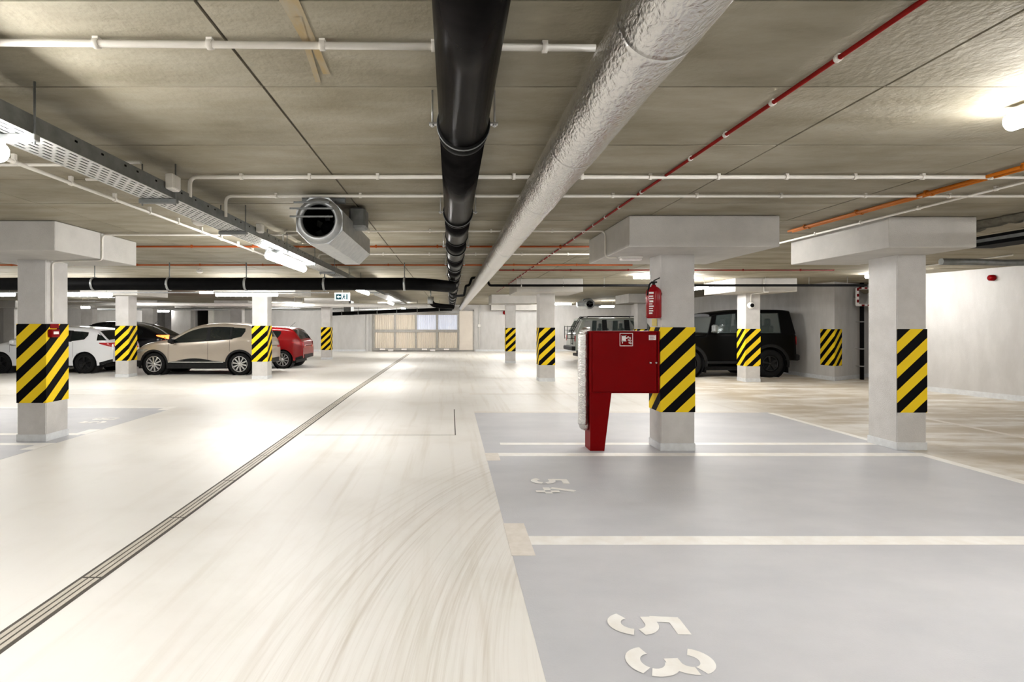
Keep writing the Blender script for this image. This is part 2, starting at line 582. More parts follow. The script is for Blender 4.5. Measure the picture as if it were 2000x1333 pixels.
def number(txt, x, y, height, up=1, adv=.62):
    """digits whose tops point to +x (up=1) or -x; read towards the camera"""
    for i, ch in enumerate(txt):
        mb = MB()
        for st in DIG[ch]:
            stroke(mb, st, .17, .0005 * DIG[ch].index(st))
        def fn(p, i=i):
            gx, gy = p[0] + i * adv * 1.53, p[1]
            return (x + up * gy * height, y - up * gx * height * .82, .0036 + p[2])
        mb.xf(fn)
        if True:
            for f in mb.f:
                f.reverse() if False else None
        o = mb.build('bay_number', M['mark'], floor)
        o['label'] = 'white stencilled digit %s' % ch if up == 1 else 'white stencilled digit seen nearly edge-on'


number('53', .785, 2.79, .385)
number('54', .765, 5.26, .365)
number('58', -5.33, 8.2, .40, up=-1)

# slotted drain running the length of the lane
drain = thing('slot_drain', 'long slotted floor drain running down the middle of the cream lane', 'drain', (-2.16, 2, 0))
dpts = [(-2.128, 1.2), (-2.13, 3.9), (-2.16, 6.7), (-2.225, 11.5), (-2.235, 28.0)]
def dx_at(y):
    for (xa, ya), (xb, yb) in zip(dpts, dpts[1:]):
        if y <= yb: return xa + (xb - xa) * (y - ya) / (yb - ya)
    return dpts[-1][0]
def dstrip(o0, o1, y0, y1, z):
    mb = MB()
    ys = [y0] + [p[1] for p in dpts if y0 < p[1] < y1] + [y1]
    for a, b in zip(ys, ys[1:]):
        xa, xb = dx_at(a), dx_at(b)
        mb.add([(xa + o0, a, 0.0005), (xa + o1, a, .0005), (xb + o1, b, .0005), (xb + o0, b, .0005),
                (xa + o0, a, z), (xa + o1, a, z), (xb + o1, b, z), (xb + o0, b, z)],
               [(4, 5, 6, 7), (0, 1, 5, 4), (2, 3, 7, 6), (3, 0, 4, 7), (1, 2, 6, 5)])
    return mb
dstrip(-.075, .075, 1.2, 28, .0015).build('channel', M['slot'], drain)
y = 1.2
while y < 27.9:
    y2 = min(y + 1.0, 28)
    for k in range(3):
        c0 = -.052 + k * .038
        dstrip(c0, c0 + .026, y, y2 - .02, .004).build('bar', M['drainbar'], drain)
    y = y2


# ceiling: cast slab with board-marked panels
ceiling = struct(MB().box(-28, 16, -4, 31.6, CEIL + .012, CEIL + .3).build('ceiling', M['joint']))
xj = [-28, -21, -15.3, -10.2, -7.05, -4.0, -.93, 2.14, 3.78, 6.9, 10, 16]
yj = [-4, -2.3, -.6, .35, 1.15, 1.95, 2.66, 3.52, 4.35, 5.2, 6.05, 6.9, 7.75, 8.6, 9.45, 10.3, 11.15, 12, 13.7, 15.4, 17.1, 18.8, 21.3, 23.8, 27.4, 31.6]
for i in range(len(xj) - 1):
    for j in range(len(yj) - 1):
        dz = random.uniform(0, .004)
        g = .007
        MB().box(xj[i] + g, xj[i + 1] - g, yj[j] + g, yj[j + 1] - g, CEIL + dz, CEIL + .013).build('panel', M['ceil'], ceiling)
# rusty run-off stain on the slab
mb = MB()
a = [px(545, 2.0), px(590, 2.0), px(618, 2.55), px(560, 2.55)]
for a0, a1, b0, b1, ya, yb in ((-.635, -.585, -.615, -.56, 1.5, 2.30), (-.575, -.55, -.60, -.565, 1.9, 2.52), (-.60, -.57, -.655, -.63, 2.05, 2.6)):
    zs = CEIL - .0006 - .0012 * len(mb.f)
    mb.add([(a0, ya, zs), (a1, ya, zs), (b1, yb, zs), (b0, yb, zs)], [(3, 2, 1, 0)])
stain = mb.build('stain', M['rust'], ceiling)
stain['label'] = 'rust-brown run-off stain'

# walls
struct(MB().box(-28.3, -28, -4, 31.6, 0, CEIL + .2).build('wall_left', M['wall']))
struct(MB().box(-28.3, 16, -4.3, -4, 0, CEIL + .2).build('wall_back', M['wall']))
def offset_path(pts, d):
    out = []
    for i, p in enumerate(pts):
        p = Vector(p)
        ns = []
        for a, b in ((i - 1, i), (i, i + 1)):
            if a >= 0 and b < len(pts):
                t = (Vector(pts[b]) - Vector(pts[a])).normalized()
                ns.append(Vector((t.y, -t.x)))
        if len(ns) == 2:
            m = (ns[0] + ns[1]).normalized()
            out.append(p + m * (d / max(.3, m.dot(ns[0]))))
        else:
            out.append(p + ns[0] * d)
    return out


def wall_band(pa, pb, z0, z1):
    mb = MB()
    n = len(pa)
    for i in range(n - 1):
        a, b, c, d = pa[i], pa[i + 1], pb[i + 1], pb[i]
        mb.add([(a[0], a[1], z0), (b[0], b[1], z0), (c[0], c[1], z0), (d[0], d[1], z0), (a[0], a[1], z1), (b[0], b[1], z1), (c[0], c[1], z1), (d[0], d[1], z1)],
               [(0, 4, 5, 1), (3, 2, 6, 7), (4, 7, 6, 5), (0, 1, 2, 3)])
    return mb


wall_right = struct(wall_band(WALL_PTS, offset_path(WALL_PTS, .15), 0, CEIL + .1).build('wall_right', M['wall']))
struct(wall_band(offset_path(WALL_PTS, -.012), WALL_PTS, 0, .11).build('baseboard_right', M['base']))
# far wall with two unlit openings behind the parked cars
op = [(-17.6, -16.0), (-14.75, -13.65)]
mb = MB()
xs = [-28] + [q for o_ in op for q in o_] + [16]
for i in range(0, len(xs), 2):
    mb.box(xs[i], xs[i + 1], FARY, FARY + .3, 0, CEIL + .1)
for a_, b_ in op:
    mb.box(a_, b_, FARY, FARY + .3, 2.52, CEIL + .1)
far = struct(mb.build('wall_far', M['wall']))
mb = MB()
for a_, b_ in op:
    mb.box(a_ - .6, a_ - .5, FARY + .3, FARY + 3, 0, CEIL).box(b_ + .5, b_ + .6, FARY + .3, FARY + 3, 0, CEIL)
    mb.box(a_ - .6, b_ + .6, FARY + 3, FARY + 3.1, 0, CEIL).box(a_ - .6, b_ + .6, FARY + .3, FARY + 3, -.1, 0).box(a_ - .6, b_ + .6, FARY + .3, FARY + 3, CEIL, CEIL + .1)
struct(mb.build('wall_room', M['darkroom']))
mb = MB().box(-13.65, -4.9, FARY - .015, FARY, 0, .11).box(1.4, 10.3, FARY - .015, FARY, 0, .11)
struct(mb.build('baseboard_far', M['base']))
struct(MB().box(-13.95, -13.65, FARY - .12, FARY, 0, CEIL).build('trim_1', M['white']))
mb = MB().box(-15.95, -14.85, FARY - .35, FARY, 0, CEIL)
struct(mb.build('trim_2', M['wall']))
# lintel box over the far wall
struct(MB().box(px(960, 30), px(1060, 30), 30.2, FARY, pz(606, 30), CEIL).build('trim_3', M['cap']))

# far sectional gate and plain door
gx0, gx1 = px(730, FARY - .1), px(895, FARY - .1)
gz1 = 2.16
gate = struct(thing('door_1', None, None, ((gx0 + gx1) / 2, FARY - .1, 0)))
gw = (gx1 - gx0)
fr = MB()
for k in range(5):
    xx = gx0 + gw * k / 4
    fr.box(xx - .045, xx + .045, FARY - .13, FARY - .02, .1, gz1)
for z0, z1 in ((.06, .20), (1.10, 1.26), (gz1 - .06, gz1 + .04)):
    fr.box(gx0 - .06, gx1 + .06, FARY - .135, FARY - .02, z0, z1)
fr.build('frame', M['gateframe'], gate)
for r in range(2):
    for k in range(4):
        xa = gx0 + gw * k / 4 + .045; xb = gx0 + gw * (k + 1) / 4 - .045
        za, zb = ((.2, 1.10), (1.26, gz1 - .06))[r]
        n = 18
        rows = [[], []]
        for i in range(n * 2 + 1):
            xx = xa + (xb - xa) * i / (n * 2)
            yy = FARY - .06 - (.035 if (i // 2) % 2 else 0)
            rows[0].append((xx, yy, za)); rows[1].append((xx, yy, zb))
        lit = (r == 1 and k >= 2)
        p = MB().grid(rows, smooth=False).build('panel', M['backlit'] if lit else M['gate'], gate)
        if lit: p['label'] = 'ribbed panel with a backlit glow put into its material'
for i, x_ in enumerate((747, 763, 789, 829, 845, 872)):
    X = px(x_, FARY - .2)
    MB().cbox(X - .15, X + .15, FARY - .22, FARY - .135, .02 if i in (1, 4) else .08, .12 if i in (1, 4) else .17, .01).build('bottom_buffer', M['paper'], gate)
door2 = struct(thing('door_2', None, None, (px(910, FARY), FARY - .1, 0)))
dx0, dx1 = px(897, FARY - .1), px(925.5, FARY - .1)
MB().box(dx0, dx1 - .06, FARY - .09, FARY - .02, .08, 2.32).build('leaf', M['door'], door2)
MB().box(dx1 - .06, dx1 + .02, FARY - .11, FARY - .01, .0, 2.4).box(dx0, dx1, FARY - .11, FARY - .01, 2.32, 2.4).box(dx0, dx1, FARY - .11, FARY - .01, 0, .06).build('frame', M['gateframe'], door2)
struct(MB().box(gx0 - .45, gx0 - .30, FARY - .06, FARY, 0, CEIL).build('trim_4', M['wall']))


# ------------------------------------------------------------------ columns
def tape(root, corners, z0, z1, u0=0.0, closed=False):
    """wrap of hazard tape along floor corners (seen from outside, going to the viewer's right)"""
    me = bpy.data.meshes.new('hazard_tape')
    off = Vector(root.location)
    v, f, uvs = [], [], []
    u = u0
    for i in range(len(corners) - 1):
        a, b = Vector(corners[i]), Vector(corners[i + 1])
        L = (b - a).length
        k = len(v)
        v += [(a.x, a.y, z0), (b.x, b.y, z0), (b.x, b.y, z1), (a.x, a.y, z1)]
        f.append((k, k + 1, k + 2, k + 3))
        uvs += [(u, z0), (u + L, z0), (u + L, z1), (u, z1)]
        u += L
    me.from_pydata([(p[0] - off.x, p[1] - off.y, p[2] - off.z) for p in v], [], f)
    l = me.uv_layers.new(name='tape')
    for i, q in enumerate(uvs):
        l.data[i].uv = q
    me.materials.append(M['tape'])
    o = bpy.data.objects.new('hazard_tape', me)
    C.objects.link(o)
    o.parent = root
    o['label'] = 'yellow and black diagonal hazard stripes'
    return o


def column(label, x0, x1, y0, y1, cap=None, cz=2.345, tz=(.49, 1.49), sides='all', band=True, u0=0., group=None):
    xc, yc = (x0 + x1) / 2, (y0 + y1) / 2
    root = thing('concrete_column', label, 'column', (xc, yc, 0), group)
    MB().cbox(x0, x1, y0, y1, 0, (cz + .01 if cap else CEIL - .001), .012).build('shaft', M['col'], root)
    if cap:
        MB().cbox(cap[0], cap[1], cap[2], cap[3], cz, CEIL - .001, .006).build('capital', M['cap'], root)
    if band:
        e = .006
        MB().cbox(x0 - e, x1 + e, y0 - e, y1 + e, 0, .095, .004).build('base_band', M['base'], root)
    if tz:
        e = .004
        P = {'lf': (x0 - e, y0 - e), 'rf': (x1 + e, y0 - e), 'lb': (x0 - e, y1 + e), 'rb': (x1 + e, y1 + e)}
        if sides == 'all':
            path = [P['rb'], P['lb'], P['lf'], P['rf'], P['rb']]
        elif sides == 'front':
            path = [P['lf'], P['rf']]
        elif sides == 'lfr':
            path = [P['lb'], P['lf'], P['rf'], P['rb']]
        pre = {'all': (x1 - x0) + (y1 - y0) + 4 * e, 'front': 0, 'lfr': (y1 - y0) + 2 * e}[sides]
        tape(root, path, tz[0], tz[1], u0 - pre)
    return root


def cap_about(xc, yc, w=1.6, d=1.6):
    return (xc - w / 2, xc + w / 2, yc - d / 2, yc + d / 2)


# the near row
YA = 6.93
colA = column('striped column under a broad capital with a red call point on its side', px(33, YA), px(90, YA), YA, YA + .40,
              (px(107, 6.05) - 1.6, px(107, 6.05), 6.05, 7.62), tz=(.50, 1.52), u0=.03)
YB = 6.41
colB = column('striped column carrying the fire extinguisher with the red hydrant cabinet against it', px(1290, YB), px(1357, YB), YB, YB + .36,
              (px(1229, 5.76), px(1523, 5.76), 5.76, 7.43), tz=(.465, 1.478), u0=.158)
YC = 6.45
colC = column('column at the corner of bay 54 with hazard stripes on its front face only', px(1752, YC), px(1810, YC), YC, YC + .45,
              (px(1736, 5.82), px(1908, 5.82), 5.82, 7.50), tz=(.453, 1.457), sides='front', u0=-.026)
# second row
YD = 14.35
colD = column('slim striped column standing in the open just beyond the hydrant cabinet', px(1053, YD), px(1084, YD), YD, YD + .42,
              (px(1009, 13.5), px(1139, 13.5), 13.5, 15.2), tz=(.44, 1.44), u0=-.047)
YF = 14.2
colF = column('striped column in front of the black off-roader with a small camera dome on it', px(1456, YF), px(1485, YF), YF, YF + .42,
              (px(1436, 13.4), px(1557, 13.4), 13.4, 15.05), tz=(.42, 1.41), u0=.10)
YG = 15.5
colG = column('striped column between the white hatchback and the beige crossover', px(225, YG), px(251, YG), YG, YG + .42,
              cap_about(px(238, YG), YG + .2), tz=(.48, 1.49), u0=.01)
YH = 14.95
colH = column('striped column between the beige crossover and the red hatchback', px(492, YH), px(522, YH), YH, YH + .38,
              (px(435, YH), px(585, YH - .2), YH - .6, YH + 1.0), tz=(.49, 1.49), u0=.075)
# third row
YE = 21.3
colE = column('thin striped column standing before the far wall beside the plain door', px(988, YE), px(1007, YE), YE, YE + .4,
              (px(960, 20.5), px(1048, 20.5), 20.5, 22.1), tz=(.47, 1.40), u0=-.03)
YI = 23.6
colI = column('thin striped column standing beyond the tail of the red hatchback', px(627, YI), px(645.5, YI), YI, YI + .4,
              cap_about(px(637, YI), YI + .2), tz=(.42, 1.42), u0=.12)
YK = 20.6
colK = column('white column half hiding the pale grey off-roader behind the fire extinguisher', px(1245, YK), px(1264, YK), YK, YK + .4,
              (px(1228, 19.9), px(1308, 19.9), 19.9, 21.5), tz=(.45, 1.36), u0=.2)
for x_, lab in ((461, 'plain white column showing over the roof of the beige crossover'),
                (169, 'plain white column showing over the roof of the white hatchback'),
                (17, 'plain white column in the dim corner behind the bonnet of the white hatchback'),
                (288, 'plain column behind the black coupe-backed car')):
    X = px(x_, 26)
    column(lab, X - .27, X + .27, 26, 26.4, cap_about(X, 26.2), tz=None)
# tape on the wall pier
pier = tag(thing('wall_guard', 'hazard stripes wrapped round the wall pier beside the black off-roader', 'hazard tape', (10.34, 14.5, 0)))
w1 = Vector((10.34, 14.50)) + (Vector((10.36, 31)) - Vector((10.34, 14.5))).normalized() * .55
w2 = Vector((10.34, 14.50)) + (Vector((12.05, 15.55)) - Vector((10.34, 14.5))).normalized() * .42
q_ = offset_path([tuple(w2), (10.34, 14.5), tuple(w1)], -.006)
tape(pier, [tuple(q_[2]), tuple(q_[1]), tuple(q_[0])], .40, 1.40, .1)


# ------------------------------------------------------------------ lamps
def lamp(label, cx, cy, cz, along='y', L=1.5, group=None, w=.10, rod=False):
    root = thing('fluorescent_lamp', label, 'lamp', (cx, cy, cz), group)
    h = L / 2
    k = .032
    if along == 'y':
        MB().cbox(cx - k, cx + k, cy - h, cy + h, cz + .055, cz + .085, .006).build('housing', M['white'], root)
        d = MB().lathe([(0, -h), (.046, -h), (.046, h), (0, h)], (cx, cy, cz + .03), 'y', 16, PI - .85, 2 * PI + .85)
    else:
        MB().cbox(cx - h, cx + h, cy - k, cy + k, cz + .055, cz + .085, .006).build('housing', M['white'], root)
        d = MB().lathe([(0, -h), (.046, -h), (.046, h), (0, h)], (cx, cy, cz + .03), 'x', 16, PI - .85, 2 * PI + .85)
    d.build('diffuser', M['lamp'], root)
    top = CEIL
    if rod:
        for s_ in (-.8, .8):
            q = (cx, cy + s_ * h) if along == 'y' else (cx + s_ * h, cy)
            MB().tube([(q[0], q[1], cz + .08), (q[0], q[1], top)], .006, 6).build('hanger', M['steel'], root)
    return root


TX = -2.145                                       # cable tray axis
lamp('tube lamp under the perforated tray, cut by the picture edge', TX - .01, 1.82, 2.295, 'y')
lamp('glowing tube lamp under the perforated tray just before the black cross pipe', TX - .01, 7.10, 2.295, 'y')
lamp('tube lamp under the tray just beyond the exit sign', TX, 13.1, 2.295, 'y')
lamp('tube lamp far down the lane under the tray, in line with the gate', TX - .1, 20.0, 2.295, 'y', 1.3)
lamp('farthest tiny tube lamp under the tray near the gate', TX - .2, 26.5, 2.295, 'y', 1.3)
lamp('ceiling tube lamp over bay 53 cut by the picture edge', 3.02, 2.15, 2.565, 'y')
lamp('tube lamp showing between the hydrant extinguisher and the diagonal red cable', 4.95, 12.5, 2.595, 'x', 1.4)
lamp('tube lamp blazing beside the capital of the column with the camera dome', 6.28, 13.95, 2.42, 'y', 1.5, rod=True)
lamp('tube lamp near the oblique wall close to the red siren', 9.55, 11.75, 2.595, 'y', 1.2)
lamp('tube lamp over the pale grey off-roader', px(1185, 26), 26.0, pz(600, 26), 'x', .7, rod=True)
lamp('tube lamp hanging under the black cross pipe above the beige crossover', px(482, 13.2), 13.2, pz(578, 13.2), 'x', 1.5, rod=True)
lamp('tube lamp hanging under the black cross pipe above the white hatchback', px(170, 13.2), 13.2, pz(578, 13.2), 'x', 1.2, rod=True)
lamp('tube lamp by the picture edge above the bonnet of the white hatchback', px(-20, 13.2), 13.2, pz(578, 13.2), 'x', 1.2, rod=True)
lamp('short glowing lamp above the dark car with lit tail lamps', px(407, 19), 19.0, pz(573, 19), 'x', .6, rod=True)
lamp('dim tube lamp at the unlit opening in the far wall', px(309, 30.5), 30.5, pz(609, 30.5), 'x', 1.2, rod=True)
lamp('small lamp at the head of the white column beyond the white hatchback', px(167, 23.4), 23.4, pz(602, 23.4), 'x', .35, rod=True)
lamp('small lamp beyond the striped columns above the red hatchback', px(583, 22), 22.0, pz(598, 22), 'x', .4, rod=True)
lamp('unseen fill lamp added behind the broad capital with the stepped conduit', -8.2, 8.6, 2.5, 'y')  # out of view; added to light the bays opposite
lamp('added fill lamp hidden behind the capital of the column with the extinguisher', 3.3, 8.05, 2.595, 'x')  # added where the capital hides it, to brighten the numbered bays
lamp('added fill lamp hidden behind the capital of the slim column in the open', 3.1, 17.3, 2.595, 'x')  # invented fitting, masked by the capital, that brightens the farther floor
lamp('added fill lamp hidden behind the capital of the thin column before the far wall', 2.9, 24.6, 2.595, 'x')  # extra light for the far region, kept out of sight by the capital
lamp('added fill lamp hidden behind the capital over the beige crossover', -6.6, 18.0, 2.595, 'x')  # added out of sight to lift the rows behind the crossover
lamp('added fill lamp before the far wall, near the lintel box', 5.6, 28.4, 2.595, 'x')  # put in only to brighten the far end
lamp('tube lamp close before the gate, above the sloping black pipe', -3.0, 28.2, 2.56, 'x')
lamp('added fill lamp before the far wall beyond the striped column by the gate', -8.6, 28.0, 2.56, 'x')  # extra source added to lift the far wall
lamp('second added fill lamp before the far wall, beyond the thin column by the plain door', 3.0, 26.8, 2.595, 'x', 1.8)  # another added source for the far wall, masked by a capital
lamp('added fill lamp beside bay 53, outside the picture', 6.6, 1.6, 2.53, 'y')  # off-frame addition that raises the ceiling and bay brightness
lamp('added fill lamp before the unlit openings in the far wall', -19.0, 27.0, 2.56, 'x')  # added for more light along the far wall
lamp('added fill lamp beyond the black coupe-backed car', -13.0, 21.0, 2.595, 'x')  # added between the rows to brighten the far region
lamp('tube lamp over the lane behind the viewer', TX, -2.6, 2.295, 'y')
lamp('tube lamp over the bays behind the viewer', 3.02, -2.6, 2.53, 'y')
lamp('tube lamp over the grey bays opposite bay 53', -8.2, 2.5, 2.5, 'y')
lamp('tube lamp over the cross lane outside the picture', 9.4, 4.0, 2.5, 'y')


# ------------------------------------------------------------------ pipes, ducts, trays
def elbow(a, b, c, r, n=6):
    """points of a fillet at b between a and c"""
    a, b, c = Vector(a), Vector(b), Vector(c)
    u = (a - b).normalized(); w = (c - b).normalized()
    p0, p1 = b + u * r, b + w * r
    return [p0.lerp(b, t).lerp(b.lerp(p1, t), t) for t in [i / n for i in range(n + 1)]]


def route(pts, r):
    out = [Vector(pts[0])]
    for i in range(1, len(pts) - 1):
        out += elbow(pts[i - 1], pts[i], pts[i + 1], r)
    out.append(Vector(pts[-1]))
    return out


def conduit(name, label, cat, pts, r, m, clip=0., bend=.06, clipm=None, group=None, n=10, start=.3):
    loc = tuple(pts[0])
    root = thing(name, label, cat, loc, group)
    MB().tube(route(pts, bend), r, n).build('tube', m, root)
    if clip:
        proto = None
        for a, b in zip(pts, pts[1:]):
            a, b = Vector(a), Vector(b)
            d = b - a
            if abs(d.z) > .02 or d.length < .25:
                continue
            t = start
            while t < d.length:
                p = a + d.normalized() * t
                e = d.normalized()
                if proto is None:
                    q = r * 1.45
                    mb = MB().lathe([(q, -.011), (q, .011), (r * .98, .011), (r * .98, -.011), (q, -.011)], (0, 0, 0), 'x' if abs(e.x) > .7 else 'y', 12)
                    mb.box(-.012 if abs(e.x) > .7 else -r * .9, .012 if abs(e.x) > .7 else r * .9, -r * .9 if abs(e.x) > .7 else -.012, r * .9 if abs(e.x) > .7 else .012, r * .9, CEIL - a.z)
                    proto = mb.build('clip', clipm or m, root, local=True)
                    o = proto
                else:
                    o = proto.copy()
                    C.objects.link(o)
                o.location = p - Vector(loc)
                t += clip
    return root


zc = 2.655
Y1 = ceY(94, zc)
conduit('conduit', 'thick white conduit crossing the ceiling above both big pipes, ahead of the pipe clamps', 'conduit',
        [(-5.0, Y1 - .10, zc), (.60, Y1, zc)], .0145, M['conduit'], .46, start=.33)
Y2 = ceY(346, zc)
conduit('conduit', 'white conduit crossing the slab with an elbow down to the tray by the junction box', 'conduit',
        [(px(371, Y2), Y2, 2.50), (px(371, Y2), Y2, zc), (9.5, Y2, zc)], .0155, M['conduit'], .53, start=.40)
Y3 = ceY(383, zc)
conduit('conduit', 'white conduit crossing just before the jet fan with an elbow down to the tray', 'conduit',
        [(px(441, Y3), Y3, 2.47), (px(441, Y3), Y3, zc), (9.5, Y3, zc)], .0135, M['conduit'], .75, start=.45)
Y4 = ceY(452, zc)
cbx = px(1229, 5.76)
conduit('conduit', 'thin white conduit that drops down a capital to the small emergency lamp', 'conduit',
        [(px(553, Y4), Y4, 2.47), (px(553, Y4), Y4, zc), (cbx - .018, Y4, zc), (cbx - .018, Y4, 2.33), (cbx + .12, Y4, 2.33)], .0105, M['conduit'], .75)
Y5 = ceY(497, zc)
conduit('conduit', 'thin white conduit crossing beyond the jet fan between two orange conduits', 'conduit',
        [(px(622, Y5), Y5, 2.47), (px(622, Y5), Y5, zc), (px(1155, Y5), Y5, zc)], .0125, M['conduit'], .75)
Y6 = ceY(482, zc)
conduit('conduit', 'orange conduit crossing the ceiling just beyond the mouth of the jet fan', 'conduit', [(-9.5, Y6, zc), (px(1170, Y6), Y6, zc)], .014, M['orange'], .9)
Y7 = ceY(518, zc)
conduit('conduit', 'orange conduit crossing the ceiling just before the black cross pipe', 'conduit', [(-13.5, Y7, zc), (px(1235, Y7), Y7, zc)], .014, M['orange'], 1.2)
Y7b = ceY(528, zc)
conduit('conduit', 'dull red conduit crossing the ceiling over the tube lamp by the extinguisher', 'conduit', [(1.0, Y7b, zc), (8.0, Y7b, zc)], .013, M['redpipe'], 1.2)
conduit('conduit', 'long red cable running diagonally away over the bays with white clips', 'cable',
        [(1.70, .9, 2.664), (1.66, 4.8, 2.664), (1.60, 19, 2.664)], .011, M['redpipe'], .47, bend=.01, clipm=M['white'], start=.5)
for dx_, dz_, lab in ((0, 0, 'amber conduit running away beside the cross lane, crossing over the white conduits'),
                      (.055, -.002, 'second amber conduit pressed against its twin above the cross lane')):
    conduit('conduit', lab, 'conduit', [(4.17 + dx_, 2.0, zc + dz_), (4.14 + dx_, 6.6, zc + dz_)], .014, M['amber'], .8)
conduit('conduit', 'white conduit running away along the flank of the capital at the corner of bay 54', 'conduit',
        [(4.62, 2.0, zc), (4.60, 9.5, zc)], .012, M['conduit'], .75)
conduit('conduit', 'long white conduit running away on the ceiling beside the perforated tray', 'conduit',
        [(-3.02, 1.2, 2.626), (-2.98, 9.6, 2.626)], .0145, M['conduit'], .55)
for i, (y_, xa, xb, lab) in enumerate(((325, -60, 150, 'short white conduit joining the ceiling conduit to the tray near its glowing end'),
                                      (353, 168, 220, 'white conduit stub beside the tray above the white junction box'),
                                      (320, 213, 275, 'white conduit stub on the ceiling behind the tray hanger'))):
    Y = ceY(y_, 2.63)
    conduit('conduit', lab, 'conduit', [(px(xa, Y), Y, 2.64), (px(xb, Y), Y, 2.64)], .011, M['conduit'], .5, start=.2)
# conduit down the near striped column to the call point
cxA = px(107, 6.05)
xs_ = colA.location.x + .212 - .01
YqA = 6.55
xA1 = px(90, YA)
conduit('conduit', 'white conduit stepping over the capital and down the column to the red call point', 'conduit',
        [(-1.95, 6.85, 2.655), (cxA + .016, 6.85, 2.655), (cxA + .016, 6.85, 2.33), (xA1 + .016, 7.02, 2.33), (xA1 + .016, 7.02, 1.55)], .012, M['conduit'], 0)
cp = thing('fire_call_point', 'red fire call point with a pictogram plate at the top of column stripes', 'call point', (xA1 + .03, 7.02, 1.35))
MB().cbox(xA1 + .004, xA1 + .06, 6.95, 7.10, 1.345, 1.45, .008).build('case', M['red'], cp)
MB().box(xA1 + .06, xA1 + .063, 6.98, 7.07, 1.385, 1.42).build('glass', M['paper'], cp)
MB().box(xA1 + .004, xA1 + .012, 6.99, 7.14, 1.46, 1.52).build('plate', M['red'], cp)

# black drain pipe with clamps
PXC, PZC, PR = .062, 2.512, .122
pipe = thing('drain_pipe', 'large glossy black drain pipe running away under the ceiling beside the foil duct', 'pipe', (PXC, 1.0, PZC))
cl_y = [2.70, 4.80, 6.85, 8.9, 10.7, 12.9, 15.0, 17.1, 19.2, 21.4, 23.5, 25.7, 28]
secs = [.6, 2.78, 4.9, 6.0, 7.6, 9.2, 11.0, 13.0, 15.1, 17.2, 19.4, 21.6, 24, 27, 30.9]
for i, (a_, b_) in enumerate(zip(secs, secs[1:])):
    MB().tube([(PXC, a_ + .004, PZC), (PXC, b_ - .004, PZC)], PR, 40).build('pipe_section', M['blackpipe'], pipe)
for yb_ in secs[1:-1]:
    MB().lathe([(PR - .01, -.03), (PR + .006, -.028), (PR + .008, 0), (PR + .006, .028), (PR - .01, .03)], (PXC, yb_, PZC), 'y', 40).build('coupling', M['rubber'], pipe)
for yc_ in cl_y:
    mb = MB().lathe([(PR - .004, -.014), (PR + .011, -.014), (PR + .011, .014), (PR - .004, .014)], (PXC, yc_, PZC), 'y', 36)
    c_ = mb.build('clamp', M['rubber'], pipe)
    MB().lathe([(PR + .010, -.006), (PR + .0135, -.006), (PR + .0135, .006), (PR + .010, .006)], (PXC, yc_, PZC), 'y', 36).build('steel_band', M['galvdark'], c_)
    for s_ in (-1, 1):
        b2 = MB()
        b2.box(PXC + s_ * (PR + .008), PXC + s_ * (PR + .05), yc_ - .014, yc_ + .014, PZC - .004, PZC + .004)
        b2.tube([(PXC + s_ * (PR + .034), yc_, PZC - .016), (PXC + s_ * (PR + .034), yc_, CEIL)], .005, 6)
        b2.tube([(PXC + s_ * (PR + .034), yc_, PZC - .012), (PXC + s_ * (PR + .034), yc_, PZC - .003)], .011, 6)
        b2.build('hanger_bolt', M['steel'], c_)

# foil clad duct
FXC, FZC, FR = .675, 2.487, .138
foil = thing('foil_duct', 'thick crinkled silver foil duct running away under the ceiling', 'duct', (FXC, .7, FZC))
cuts = [.5, 1.72, 2.9, 4.1, 5.3, 6.6, 8.2, 10.5, 14, 19, 30.6]
def fdisp(q):
    d = Vector((q.x - FXC, 0, q.z - FZC)).normalized()
    a = mnoise.noise(Vector((q.x * 9, q.y * 5, q.z * 9)))
    b_ = mnoise.noise(Vector((q.x * 28, q.y * 17, q.z * 28)))
    return d * (a * .004 + b_ * .0016)
for a_, b_ in zip(cuts, cuts[1:]):
    n = max(8, int((b_ - a_) / .022)) if a_ < 6 else max(8, int((b_ - a_) / .08))
    n = min(n, 90)
    pts = [(FXC - .004 * max(0, (a_ + (b_ - a_) * i / n) - 6), a_ + (b_ - a_) * i / n, FZC) for i in range(n + 1)]
    rr_ = [FR * (1 + (.012 if i in (0, n) else 0)) for i in range(n + 1)]
    MB().tube(pts, rr_, 64 if a_ < 6 else 32, True, fdisp).build('foil_wrap', M['foil'], foil)

# big black cross pipe with hangers
QY, QZ, QR = 10.1, pz(555, 10.1), .118
cross = thing('drain_pipe', 'thick black pipe crossing the picture from the wall to the main drain pipe', 'pipe', (-8, QY, QZ))
MB().tube(route([(-22, QY, QZ), (-.55, QY, QZ), (PXC - .05, QY + .75, QZ)], .3), QR, 28).build('pipe_body', M['blackmatt'], cross)
MB().box(-13.8, -2.3, QY - .03, QY + .03, QZ - QR - .055, QZ - QR - .035).build('cable_rail', M['galv'], cross)
for x_ in (-60, 185, 331, 481, 634, 790):
    X = px(x_, QY)
    mb = MB().lathe([(QR + .002, -.02), (QR + .012, -.02), (QR + .012, .02), (QR + .002, .02)], (X, QY, QZ), 'x', 28)
    c_ = mb.build('clamp', M['galv'], cross)
    MB().tube([(X, QY, QZ + QR), (X, QY, CEIL)], .01, 6).build('hanger_rod', M['galvdark'], c_)
